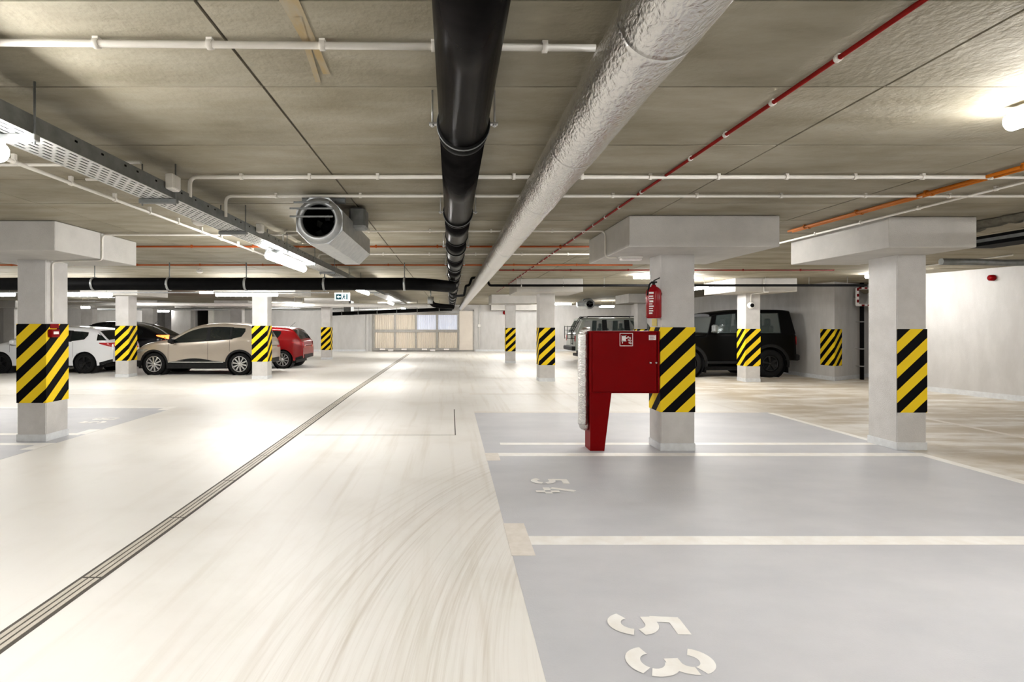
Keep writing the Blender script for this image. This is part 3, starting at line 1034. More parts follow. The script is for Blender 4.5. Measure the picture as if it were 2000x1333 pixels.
# thin black pipe on the other side
RY = 13.0
rp = thing('drain_pipe', 'thin black pipe crossing above the columns towards the traffic mirror', 'pipe', (.5, RY, pz(558, RY)))
zR = pz(558, RY)
MB().tube(route([(PXC, RY + .7, pz(576, RY)), (.32, RY + .3, pz(576, RY)), (.36, RY, zR), (.44, RY, zR), (.50, RY, 2.652), (.86, RY, 2.652), (.93, RY, zR), (10.0, RY - .05, zR)], .05), .030, 16).build('pipe_body', M['blackmatt'], rp)
for x_ in (1018, 1100, 1180, 1395, 1495, 1580, 1655):
    X = px(x_, RY)
    MB().lathe([(.031, -.012), (.038, -.012), (.038, .012), (.031, .012)], (X, RY, zR), 'x', 14).tube([(X, RY, zR + .045), (X, RY, CEIL)], .006, 6).build('clamp', M['steel'], rp)
# far sloping pipe and the bent stub
sp = thing('drain_pipe', 'black pipe sloping down from the main drain pipe above the gate', 'pipe', (-3, 24, 2.1))
MB().tube(route([(PXC - .02, 25.2, pz(605, 25.2) + .03), (-.6, 25.2, pz(605, 25.2)), (px(640, 25.2), 25.2, pz(614, 25.2))], .2), .085, 16).build('pipe_body', M['blackmatt'], sp)
for x_ in (858, 815, 775, 737, 700, 668):
    t = (858 - x_) / (858 - 640)
    Y = 25.2
    zz = pz(605.3 + t * 8.2, Y)
    X = px(x_, Y)
    MB().lathe([(.087, -.02), (.10, -.02), (.10, .02), (.087, .02)], (X, Y, zz), 'x', 16).tube([(X, Y, zz + .08), (X, Y, CEIL)], .01, 6).build('clamp', M['galvdark'], sp)
st = thing('pipe_branch', 'bent black branch pipe with a grey stub joining the main drain pipe', 'pipe', (-.6, 18, 2.2))
MB().tube(route([(PXC, 18.6, pz(600, 18.6)), (-.35, 18.2, pz(598, 18)), (px(843, 18), 18, pz(595, 18)), (px(841, 18), 18, pz(582, 18))], .14), .085, 16).build('bend', M['blackpipe'], st)
MB().tube([(px(841, 18), 18, pz(594, 18)), (px(841, 18), 18, pz(580, 18))], .10, 16).tube([(px(841, 18), 18, pz(580, 18)), (px(841, 18), 18, CEIL)], .02, 8).build('stub', M['galv'], st)
# long pale pipe behind the exit sign
conduit('pale_pipe', 'pale grey pipe crossing beyond the exit sign towards the bent branch', 'pipe',
        [(-17, 22.5, pz(594, 22.5)), (px(835, 22.5), 22.5, pz(597, 22.5))], .075, M['white'], 0, n=14)
conduit('pale_pipe', 'pale duct pipe crossing low before the far wall behind the red hatchback', 'pipe',
        [(-19, 27.7, pz(604, 27.7)), (px(800, 27.7), 27.7, pz(605, 27.7))], .065, M['galv'], 0, n=14)
tag(MB().cbox(px(672, 25.5), px(686, 25.5), 25.4, 26.2, pz(616, 25.4), CEIL, .01).build('damper_box', M['galvdark']), 'grey metal damper box above the striped column by the gate', 'vent box', kind='thing')

# perforated cable tray
tray = thing('cable_tray', 'long perforated steel cable tray hanging from rods above the lane', 'cable tray', (TX, 2, 2.42))
TL, TR, TB, TT = -2.245, -2.03, 2.425, 2.52
pit, n_row = .092, 6
mb = MB()
w_all = TR - TL
rw = w_all / n_row
y0, y1 = .6, 16.4
for k in range(n_row + 1):
    xx = TL + k * rw
    mb.box(xx - .0115, xx + .0115, y0, y1, TB, TB + .0025)
for k in range(n_row):
    yy = y0 + (pit / 2 if k % 2 else 0)
    while yy < (12 if k else 12):
        mb.quad((TL + k * rw + .0115, yy, TB), (TL + k * rw + .0115, yy + .03, TB), (TL + (k + 1) * rw - .0115, yy + .03, TB), (TL + (k + 1) * rw - .0115, yy, TB))
        yy += pit
mb.box(TL, TR, 12, y1, TB + .0026, TB + .004)
mb.build('perforated_base', M['traylight'], tray)
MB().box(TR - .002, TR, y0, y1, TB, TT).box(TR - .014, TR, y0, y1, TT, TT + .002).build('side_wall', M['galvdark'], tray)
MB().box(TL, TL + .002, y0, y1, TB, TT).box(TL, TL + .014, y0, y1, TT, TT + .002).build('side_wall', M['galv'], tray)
cb = MB()
for k in range(5):
    cb.tube([(TL + .03 + k * .035, y0, TB + .02), (TL + .035 + k * .034, 6, TB + .018), (TL + .03 + k * .035, y1, TB + .02)], .011, 8)
cb.build('cables', M['rubber'], tray)
MB().box(TX - .2, TX + .25, 16.4, 30, TB, TB + .05).build('far_run', M['galv'], tray)
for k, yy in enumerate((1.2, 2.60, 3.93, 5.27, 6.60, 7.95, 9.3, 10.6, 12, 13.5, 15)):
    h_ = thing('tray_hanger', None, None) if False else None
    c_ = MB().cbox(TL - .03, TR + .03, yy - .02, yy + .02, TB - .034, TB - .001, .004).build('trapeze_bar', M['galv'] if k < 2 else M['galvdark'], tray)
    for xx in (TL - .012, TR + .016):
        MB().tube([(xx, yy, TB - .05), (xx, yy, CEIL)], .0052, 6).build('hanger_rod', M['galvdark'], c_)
mb = MB()
for k in range(28):
    yy = 2.9 + k * .19 + (k % 3) * .03
    mb.box(TR, TR + .002, yy, yy + .02, TT - .03, TT - .018)
mb.build('rivets', M['blackmatt'], tray)
for y_, lab in ((3.86, 'white junction box fixed to the side of the perforated tray, nearer one'), (5.62, 'smaller white junction box farther along the perforated tray')):
    q = .055 if y_ < 5 else .045
    jb = thing('junction_box', lab, 'junction box', (TR + .03, y_, 2.5))
    MB().cbox(TR + .004, TR + .06, y_ - q, y_ + q, 2.47, 2.47 + 2 * q, .006).build('case', M['white'], jb)
    MB().cbox(TR + .06, TR + .066, y_ - q + .008, y_ + q - .008, 2.478, 2.462 + 2 * q, .002).build('lid', M['white'], jb)
for x_, y_, Yd, lab in ((389, 437, 5.25, 'white round smoke detector hanging beside the perforated tray'),
                        (390, 532, 11.2, 'small white detector on the ceiling before the black cross pipe')):
    X, Z = px(x_, Yd), pz(y_, Yd)
    d_ = thing('smoke_detector', lab, 'detector', (X, Yd, Z))
    MB().lathe([(0, -.02), (.03, -.02), (.055, -.005), (.06, .015), (.0, .015)], (X, Yd, Z), 'z', 20).build('head', M['white'], d_)
    MB().lathe([(.068, .015), (.068, .035), (0, .035)], (X, Yd, Z), 'z', 20).tube([(X, Yd, Z + .03), (X, Yd, CEIL)], .02, 8).build('mount', M['white'], d_)


# jet fans
def jet_fan(label, X, Z, Y, r, L, n=8):
    root = thing('jet_fan', label, 'fan', (X, Y, Z))
    R = r
    def ring(rad, y, m=8, rot=PI / 8):
        return [(X + rad * math.cos(rot + 2 * PI * k / m), y, Z + rad * math.sin(rot + 2 * PI * k / m)) for k in range(m)]
    ro = R / math.cos(PI / 8)
    MB().grid([ring(ro * .76, Y + .014), ring(ro * .985, Y + .010), ring(ro, Y + .03), ring(ro, Y + L * .5 - .004), ring(ro * .985, Y + L * .5), ring(ro, Y + L * .5 + .004), ring(ro, Y + L)], False, True).build('casing', M['galv'], root)
    MB().lathe([(R * .68, .0), (R * .70, -.025), (R * .78, -.035), (R * .90, -.02), (R * .99, .012)], (X, Y, Z), 'y', 32).build('inlet_ring', M['galv'], root)
    MB().lathe([(R * .70, -.01), (R * .68, .25), (R * .68, L - .05), (0, L - .04)], (X, Y, Z), 'y', 28).build('throat', M['blackmatt'], root)
    MB().lathe([(0, .28), (.05, .3), (.07, .36), (.07, .6)], (X, Y, Z), 'y', 16).build('hub', M['blackmatt'], root)
    for k in range(7):
        t = 2 * PI * k / 7
        a = Vector((math.cos(t), 0, math.sin(t))); b = Vector((-math.sin(t), .9, math.cos(t))).normalized() * .035
        c0 = Vector((X, Y + .42, Z)) + a * .06; c1 = Vector((X, Y + .42, Z)) + a * R * .64
        MB().add([c0 - b, c0 + b, c1 + b, c1 - b, c0 - b + Vector((0, .006, 0)), c0 + b + Vector((0, .006, 0)), c1 + b + Vector((0, .006, 0)), c1 - b + Vector((0, .006, 0))],
                 [(0, 1, 2, 3), (7, 6, 5, 4), (0, 3, 7, 4), (1, 5, 6, 2), (2, 6, 7, 3)]).build('blade', M['galvdark'], root)
    for dz in (.72, .46, .12):
        ww = R * (1.02 if dz < .7 else .86)
        MB().cbox(X - ww - .03, X + R * (.66 if dz < .7 else .5), Y - .06, Y - .045, Z + R * dz - .008, Z + R * dz + .008, .003).build('guard_bar', M['galvdark'], root)
    return root


fan = jet_fan('big octagonal galvanised jet fan hanging under the ceiling beyond the tray', -1.165, 2.425, 4.74, .208, 1.60)
mbx = MB().cbox(-1.0, -.84, 5.25, 5.48, 2.46, 2.66, .02).build('terminal_box', M['galvdark'], fan)
for yy in (4.9, 6.1):
    MB().box(-1.36, -.97, yy, yy + .05, 2.62, CEIL).build('bracket', M['galvdark'], fan)
conduit('conduit', 'thin white conduit slanting along the belly of the octagonal jet fan', 'conduit', [(px(597, 4.95), 4.95, pz(456, 4.95)), (px(690, 6.9), 6.9, pz(511, 6.9))], .006, M['conduit'], 0)
fan2 = jet_fan('small far jet fan facing the lane above the pale grey off-roader', px(1152, 23.5), pz(594, 23.5), 23.5, .215, 1.5)
MB().cbox(px(1128, 23.6), px(1142, 23.6), 23.6, 23.9, pz(599, 23.6), pz(590, 23.6), .02).build('terminal_box', M['galv'], fan2)
MB().cbox(px(1160, 23.6), px(1174, 23.6), 23.6, 23.9, pz(599, 23.6), pz(595, 23.6), .02).build('terminal_box', M['galv'], fan2)
MB().box(px(1145, 23.5), px(1159, 23.5), 24, 24.1, 2.6, CEIL).build('bracket', M['galvdark'], fan2)

# tray, hanger, foam and hose by the corner capital
t2 = thing('cable_tray', 'dark cable tray hung beside the crumbly fire-stop foam', 'cable tray', (6.1, 6, 2.4))
MB().box(6.0, 6.02, 3.0, 6.28, 2.40, 2.51).box(6.02, 6.3, 3.0, 6.28, 2.40, 2.41).box(6.3, 6.32, 3.0, 6.28, 2.40, 2.51).build('channel', M['blackmatt'], t2)
MB().box(5.985, 6.0, 3.0, 6.28, 2.44, 2.475).build('edge_rail', M['galvdark'], t2)
for yy in (6.22, 3.5):
    MB().tube([(6.015, yy, 2.42), (6.015, yy, CEIL)], .009, 8).tube([(6.05, yy, 2.42), (6.05, yy, CEIL)], .009, 8).build('hanger_rod', M['galvdark'], t2)
mb = MB()
rows = []
for i in range(26):
    yy = 6.30 - i * .09
    c_ = Vector((6.05, yy, CEIL - .005))
    rr_ = .07 + .035 * mnoise.noise(Vector((i * .9, 3, 1))) + (.03 if i < 2 else 0)
    rows.append([(c_.x + rr_ * 1.6 * math.cos(PI + PI * k / 8), yy, c_.z + rr_ * math.sin(PI + PI * k / 8)) for k in range(9)])
mb.grid(rows)
mb.f.append([8 - k for k in range(9)]); mb.sm.append(False)
tag(mb.build('fire_stop_foam', M['foam']), 'crumbly grey-brown fire-stop foam strip on the ceiling by the dark tray', 'foam', kind='thing')
HZ = pz(512, 7.75)
conduit('cable_hose', 'ribbed grey hose sagging level out of the corner column towards the oblique wall', 'hose',
        [(px(1838, 7.75), 7.75, HZ + .005), (px(1900, 7.75), 7.75, HZ), (px(1960, 7.75), 7.75, HZ - .012), (9.6, 7.75, HZ)], .047, M['galvdark'], 0, n=12)
conduit('conduit', 'white conduit running from the wall lamp towards the viewer over the cross lane', 'conduit', [(9.3, 11.4, 2.666), (9.3, 8.9, 2.666)], .014, M['white'], 0)

# traffic mirror on its pole
mY = 14.75
mX, mZ = px(1690, mY), pz(580, mY)
tm = thing('traffic_mirror', 'rectangular traffic mirror with a red and white rim on the wall recess', 'mirror', (mX, mY, mZ))
MB().cbox(mX - .25, mX + .25, mY - .02, mY + .06, mZ - .26, mZ + .26, .03).build('backing', M['white'], tm)
rows = []
for i in range(9):
    rows.append([(mX + (-.19 + .38 * k / 8), mY - .025 - .03 * (1 - ((k - 4) / 4) ** 2) * (1 - ((i - 4) / 4) ** 2), mZ + (-.20 + .40 * i / 8)) for k in range(9)])
MB().grid(rows).build('glass', M['mirror'], tm)
mb1, mb2 = MB(), MB()
per = [(-.22, -.24 + .08 * k, 'v') for k in range(6)] + [(.22, -.24 + .08 * k, 'v') for k in range(6)] + [(-.2 + .08 * k, -.235, 'h') for k in range(5)] + [(-.2 + .08 * k, .235, 'h') for k in range(5)]
for i, (a_, b_, o_) in enumerate(per):
    t_ = mb1 if i % 2 else mb2
    if o_ == 'v': t_.box(mX + a_ - .025, mX + a_ + .025, mY - .028, mY - .02, mZ + b_, mZ + b_ + .08)
    else: t_.box(mX + a_, mX + a_ + .08, mY - .028, mY - .02, mZ + b_ - .022, mZ + b_ + .022)
mb1.build('red_band', M['red'], tm)
mb2.build('white_band', M['paper'], tm)
MB().tube([(mX, mY + .05, mZ), (mX, mY + .5, mZ)], .02, 8).build('arm', M['galv'], tm)
dp = thing('downpipe', 'slim black downpipe standing in the wall recess below the traffic mirror', 'pipe', (mX, mY + .12, 0))
MB().tube([(mX, mY + .12, 0), (mX, mY + .12, CEIL)], .05, 16).build('pipe_body', M['blackmatt'], dp)
for z in (.37, .85, 1.6):
    MB().lathe([(.051, -.015), (.058, -.015), (.058, .015), (.051, .015)], (mX, mY + .12, z), 'z', 16).tube([(mX, mY + .12, z), (mX, mY + .35, z)], .008, 6).build('clamp', M['steel'], dp)
# sirens
Ys = 11.05
sX, sZ = px(1940, Ys), pz(543, Ys)
sr = thing('alarm_siren', 'red alarm siren on the oblique wall near the ceiling', 'siren', (sX, Ys, sZ))
MB().lathe([(0, -.07), (.06, -.07), (.065, 0), (.05, .03), (0, .03)], (sX, Ys, sZ), 'x', 20).build('horn', M['red'], sr)
MB().cbox(sX + .02, sX + .16, Ys - .04, Ys + .05, sZ - .04, sZ + .04, .008).build('base', M['red'], sr)
Ys = FARY - .1
sX, sZ = px(985.5, Ys), pz(611, Ys)
sr2 = thing('alarm_siren', 'tiny red alarm siren high on the far wall beside the plain door', 'siren', (sX, Ys, sZ))
MB().lathe([(0, -.12), (.10, -.12), (.11, -.02), (.09, .1), (0, .1)], (sX, Ys, sZ), 'y', 18).build('horn', M['red'], sr2)
MB().cbox(sX - .02, sX + .14, Ys - .06, Ys + .1, sZ - .05, sZ + .12, .01).build('base', M['white'], sr2)
# conduits and switch on the far wall
conduit('conduit', 'thin white conduit on the far wall beside the plain door', 'conduit', [(px(936, 30.95), 30.95, .15), (px(936, 30.95), 30.95, 2.6)], .02, M['white'], 0)
sw = tag(MB().cbox(px(933, 30.9), px(938.5, 30.9), 30.88, 31, pz(639, 30.9), pz(634, 30.9), .01).build('switch_box', M['white']), 'small white switch box on the far wall beside the plain door', 'switch', kind='thing')
# camera dome on the column, with its conduit
kY = YF - .03
kx, kz = px(1467, kY), pz(597, kY)
cdm = thing('camera_dome', 'white camera dome with a dark lens on the column before the black off-roader', 'camera', (kx, kY, kz))
MB().lathe([(0, -.07), (.05, -.06), (.085, -.02), (.09, .03), (0, .03)], (kx, kY, kz), 'y', 20).build('shell', M['white'], cdm)
MB().lathe([(0, -.085), (.04, -.075), (.055, -.055), (.055, -.04)], (kx, kY, kz), 'y', 16).build('lens', M['blackmatt'], cdm)
conduit('conduit', 'white conduit stepping down the far capital to the camera dome', 'conduit',
        [(px(1492, 13.38), 13.38, CEIL - .02), (px(1492, 13.38), 13.38, 2.33), (kx, 13.38, 2.33), (kx, YF - .02, 2.33), (kx, YF - .02, kz + .08)], .014, M['white'], 0, bend=.03)
# emergency lamp under the capital
eY = ceY(452, zc)
ex0, ex1 = px(1210, eY), px(1254, eY)
el = thing('emergency_lamp', 'slim white emergency lamp fixed under the capital above the extinguisher', 'lamp', ((ex0 + ex1) / 2, eY, 2.31))
MB().cbox(ex0, ex1, eY - .04, eY + .05, 2.325, 2.346, .004).build('base', M['white'], el)
MB().cbox(ex0 + .01, ex1 - .01, eY - .035, eY + .045, 2.295, 2.325, .008).build('cover', M['paper'], el)

# exit sign
xY = 13.0
x0_, x1_ = px(653, xY), px(683, xY)
z0_, z1_ = pz(588, xY), pz(572, xY)
es = thing('exit_sign', 'lit exit sign with an arrow and a running figure below the black cross pipe', 'sign', ((x0_ + x1_) / 2, xY, z0_))
MB().cbox(x0_, x1_, xY, xY + .05, z0_, z1_, .006).build('case', M['white'], es)
MB().box(x0_ + .008, x1_ - .008, xY - .004, xY, z0_ + .01, z1_ - .01).build('face', M['signface'], es)
w_ = x1_ - x0_; h_ = z1_ - z0_
def sp_(u, v_): return (x0_ + u * w_, xY - .006, z0_ + v_ * h_)
def flat(name, polys, m, parent, d=(0, .003, 0)):
    mb = MB()
    for p in polys: mb.prism(p, d)
    return mb.build(name, m, parent)
flat('arrow_field', [[sp_(.12, .18), sp_(.46, .18), sp_(.46, .80), sp_(.12, .80)]], M['signgreen'], es)
def sq(u, v_): return (x0_ + u * w_, xY - .009, z0_ + v_ * h_)
flat('arrow', [[sq(.16, .49), sq(.28, .70), sq(.28, .57), sq(.42, .57), sq(.42, .41), sq(.28, .41), sq(.28, .28)]], M['signface'], es, (0, .002, 0))
flat('running_figure', [[sp_(.60, .66), sp_(.67, .66), sp_(.67, .78), sp_(.60, .78)], [sp_(.56, .40), sp_(.66, .40), sp_(.68, .64), sp_(.58, .64)],
                        [sp_(.50, .18), sp_(.55, .18), sp_(.62, .42), sp_(.56, .42)], [sp_(.62, .40), sp_(.68, .40), sp_(.73, .20), sp_(.68, .20)],
                        [sp_(.66, .60), sp_(.74, .52), sp_(.74, .46), sp_(.64, .54)], [sp_(.78, .18), sp_(.86, .18), sp_(.86, .82), sp_(.78, .82)]], M['signgreen'], es)
MB().tube([(x0_ + w_ * .5, xY + .025, z1_), (x0_ + w_ * .5, xY + .025, CEIL)], .008, 6).build('hanger_rod', M['steel'], es)

# ------------------------------------------------------------------ hydrant cabinet, lagged riser, extinguisher
hY0, hY1 = 6.40, 6.66
hx0, hx1 = px(1153, hY0), px(1288, hY0)
hz0, hz1 = pz(768, hY0), pz(647, hY0)
cab = thing('hydrant_cabinet', 'dark red fire hydrant cabinet on one tapering leg beside the striped column', 'cabinet', ((hx0 + hx1) / 2, (hY0 + hY1) / 2, 0))
MB().cbox(hx0, hx1 - .02, hY0 + .012, hY1, hz0, hz1, .006).build('body', M['red'], cab)
dr = MB().cbox(hx0 + .03, hx1 - .035, hY0 - .004, hY0 + .014, hz0 + .012, hz1 - .018, .004).build('door', M['red'], cab)
MB().cbox(hx1 - .022, hx1 + .0, hY0 - .002, hY0 + .10, hz0, hz1 - .0, .003).build('hinge_frame', M['red'], cab)
# lock and handle
lx, lz = px(1270, hY0), pz(709, hY0)
MB().lathe([(0, -.02), (.010, -.02), (.012, -.004)], (lx, hY0 - .004, lz), 'y', 12).build('lock', M['chrome'], dr)
MB().cbox(lx - .012, lx - .004, hY0 - .014, hY0 - .004, lz - .01, lz + .012, .002).build('key_slot', M['steel'], dr)
MB().lathe([(0, -.02), (.010, -.02), (.012, -.004)], (px(1281, hY0), hY0 - .002, lz), 'y', 12).build('screw', M['steel'], cab)
# pictogram: white outline, hose reel and water symbol
s0x, s1x, s0z, s1z = px(1210, hY0), px(1236, hY0), pz(676.5, hY0), pz(651, hY0)
yS = hY0 - .0055
pic = MB()
t_ = .007
for a_ in ((s0x, s1x, s1z - t_, s1z), (s0x, s1x, s0z, s0z + t_), (s0x, s0x + t_, s0z, s1z), (s1x - t_, s1x, s0z, s1z)):
    pic.box(a_[0], a_[1], yS, yS + .001, a_[2], a_[3])
SW, SH = s1x - s0x, s1z - s0z
def pbox(u0, u1, v0, v1): pic.box(s0x + u0 * SW, s0x + u1 * SW, yS, yS + .001, s0z + v0 * SH, s0z + v1 * SH)
pbox(.15, .46, .38, .84); pbox(.13, .50, .78, .84); pbox(.13, .50, .36, .42); pbox(.18, .24, .20, .40); pbox(.46, .58, .58, .66)
for q in (( .64, .68), (.78, .62), (.68, .46), (.82, .42), (.74, .26), (.86, .22)):
    for k in range(10):
        a0 = 2 * PI * k / 10; a1 = 2 * PI * (k + 1) / 10
        c_ = Vector((s0x + q[0] * SW, yS, s0z + q[1] * SH))
        def rp_(r, a): return (c_.x + r * math.cos(a), yS, c_.z + r * math.sin(a))
        pic.quad(rp_(.006, a0), rp_(.011, a0), rp_(.011, a1), rp_(.006, a1))
pic.build('pictogram', M['paper'], dr)
MB().box(px(1267, hY0), px(1281, hY0), yS, yS + .001, pz(664.5, hY0), pz(655, hY0)).build('sticker', M['paper'], dr)
mb = MB()
for k in range(4):
    mb.box(px(1268.5, hY0), px(1279 - (k % 2) * 3, hY0), yS - .0008, yS, pz(657.2 + k * 2, hY0), pz(656.4 + k * 2, hY0))
mb.build('sticker_print', M['red'], dr)
# tapering leg
lz0 = hz0
legp = [(hx0 + .004, hY0 + .012, lz0), (px(1195, hY0), hY0 + .012, lz0), (px(1181, hY0), hY0 + .012, 0), (hx0 + .002, hY0 + .012, 0)]
MB().prism([legp[3], legp[2], legp[1], legp[0]], (0, hY1 - hY0 - .012, 0)).build('leg', M['red'], cab)
MB().box(hx0, hx1 - .02, hY0 + .004, hY0 + .012, hz0 - .004, hz0 + .006).build('bottom_lip', M['red'], cab)
# lagged riser
rx, rY = px(1139.5, 6.50), 6.52
rr0 = .060
ris = thing('riser_pipe', 'upright riser pipe lagged in white foil at the side of the red cabinet', 'pipe', (rx, rY, 0))
ztop, zbot = pz(652, rY), pz(829, rY)
def rdisp(q):
    d = Vector((q.x - rx, q.y - rY, 0))
    if d.length < 1e-4: return Vector((0, 0, 0))
    return d.normalized() * .004 * mnoise.noise(Vector((q.x * 30, q.y * 30, q.z * 16)))
n = 70
MB().tube([(rx, rY, zbot + (ztop - zbot) * i / n) for i in range(n + 1)], rr0, 30, True, rdisp).build('lagging', M['foil'], ris)
MB().tube(route([(rx + .0, rY, ztop - .02), (rx + .0, rY, ztop + .035), (hx0 + .02, rY, ztop + .035)], .03), .045, 16).build('top_bend', M['foil'], ris)
MB().tube(route([(rx, rY, zbot + .02), (rx, rY, zbot - .03), (hx0 + .02, rY, zbot - .01)], .03), .05, 16, True, lambda q: Vector((0, 0, .012 * mnoise.noise(q * 22)))).build('bottom_bend', M['foil'], ris)
# extinguisher
eY_ = 6.38
exx, ez0, ez1 = 2.404, pz(622, eY_), pz(563, eY_)
er = .088
ext = thing('fire_extinguisher', 'red fire extinguisher hanging on the striped column above the hydrant cabinet', 'extinguisher', (exx, eY_, ez0))
hgt = ez1 - ez0
MB().lathe([(0, 0), (er * .9, 0), (er, .015), (er, hgt * .86), (er * .93, hgt * .93), (er * .7, hgt * 1.0), (er * .3, hgt * 1.06), (er * .3, hgt * 1.1), (0, hgt * 1.1)], (exx, eY_, ez0), 'z', 32).build('cylinder', M['redext'], ext)
mb = MB()
lab_ = MB()
def cyl_patch(a0, a1, z0, z1, e):
    rows = []
    for z in (z0, z1):
        rows.append([(exx + (er + e) * math.cos(a0 + (a1 - a0) * k / 6), eY_ + (er + e) * math.sin(a0 + (a1 - a0) * k / 6), ez0 + z * hgt) for k in range(7)])
    return rows
for z0, z1, a0, a1 in ((.80, .86, 3.75, 4.35), (.70, .74, 3.75, 4.3), (.63, .66, 3.75, 4.35), (.52, .58, 3.8, 4.3), (.45, .48, 3.75, 4.2), (.37, .41, 3.75, 4.35), (.30, .33, 3.75, 4.25), (.22, .26, 3.75, 4.3), (.14, .19, 3.75, 4.2)):
    lab_.grid(cyl_patch(a0, a1, z0, z1, .001))
lab_.build('printed_label', M['paper'], ext)
vt = ez0 + hgt * 1.08
v_ = MB().tube([(exx, eY_, vt), (exx, eY_, vt + .05)], .018, 12).cbox(exx - .03, exx + .04, eY_ - .012, eY_ + .012, vt + .03, vt + .05, .004).build('valve', M['trim'], ext)
MB().prism([(exx + .0, eY_ - .012, vt + .05), (exx + .07, eY_ - .012, vt + .085), (exx + .07, eY_ - .012, vt + .098), (exx, eY_ - .012, vt + .065)], (0, .024, 0)).build('lever', M['trim'], v_)
MB().tube(route([(exx - .02, eY_ - .01, vt + .04), (exx - .06, eY_ - .03, vt + .02), (exx - .085, eY_ - .03, vt - .12)], .03), .010, 8).build('hose', M['rubber'], ext)
MB().cbox(exx + er - .02, px(1290, YB) - .002, eY_ - .03, eY_ + .03, ez0 + hgt * .75, ez0 + hgt * .85, .004).build('bracket', M['trim'], ext)
tag(MB().box(px(1290, YB) - .006, px(1290, YB) - .002, YB + .10, YB + .26, 1.49, 1.58).build('sticker', M['yellow'], None), 'faded yellow sticker on the column below the extinguisher', 'sticker', kind='thing')


# ------------------------------------------------------------------ cars
def interp(tab, x):
    if x <= tab[0][0]: return tab[0][1]
    for (a, fa), (b, fb) in zip(tab, tab[1:]):
        if x <= b:
            t = (x - a) / (b - a) if b > a else 0
            return fa + (fb - fa) * t
    return tab[-1][1]


def pchip(tab):
    """smooth monotone resampling of a table"""
    xs = [p[0] for p in tab]; ys = [p[1] for p in tab]
    n = len(xs)
    h = [xs[i + 1] - xs[i] for i in range(n - 1)]
    d = [(ys[i + 1] - ys[i]) / h[i] for i in range(n - 1)]
    m = [d[0]] + [0 if d[i - 1] * d[i] <= 0 else 2 * d[i - 1] * d[i] / (d[i - 1] + d[i]) for i in range(1, n - 1)] + [d[-1]]
    def fn(x):
        if x <= xs[0]: return ys[0]
        if x >= xs[-1]: return ys[-1]
        i = 0
        while x > xs[i + 1]: i += 1
        t = (x - xs[i]) / h[i]
        return (ys[i] * (1 + 2 * t) * (1 - t) ** 2 + h[i] * m[i] * t * (1 - t) ** 2 + ys[i + 1] * t * t * (3 - 2 * t) + h[i] * m[i + 1] * t * t * (t - 1))
    return fn


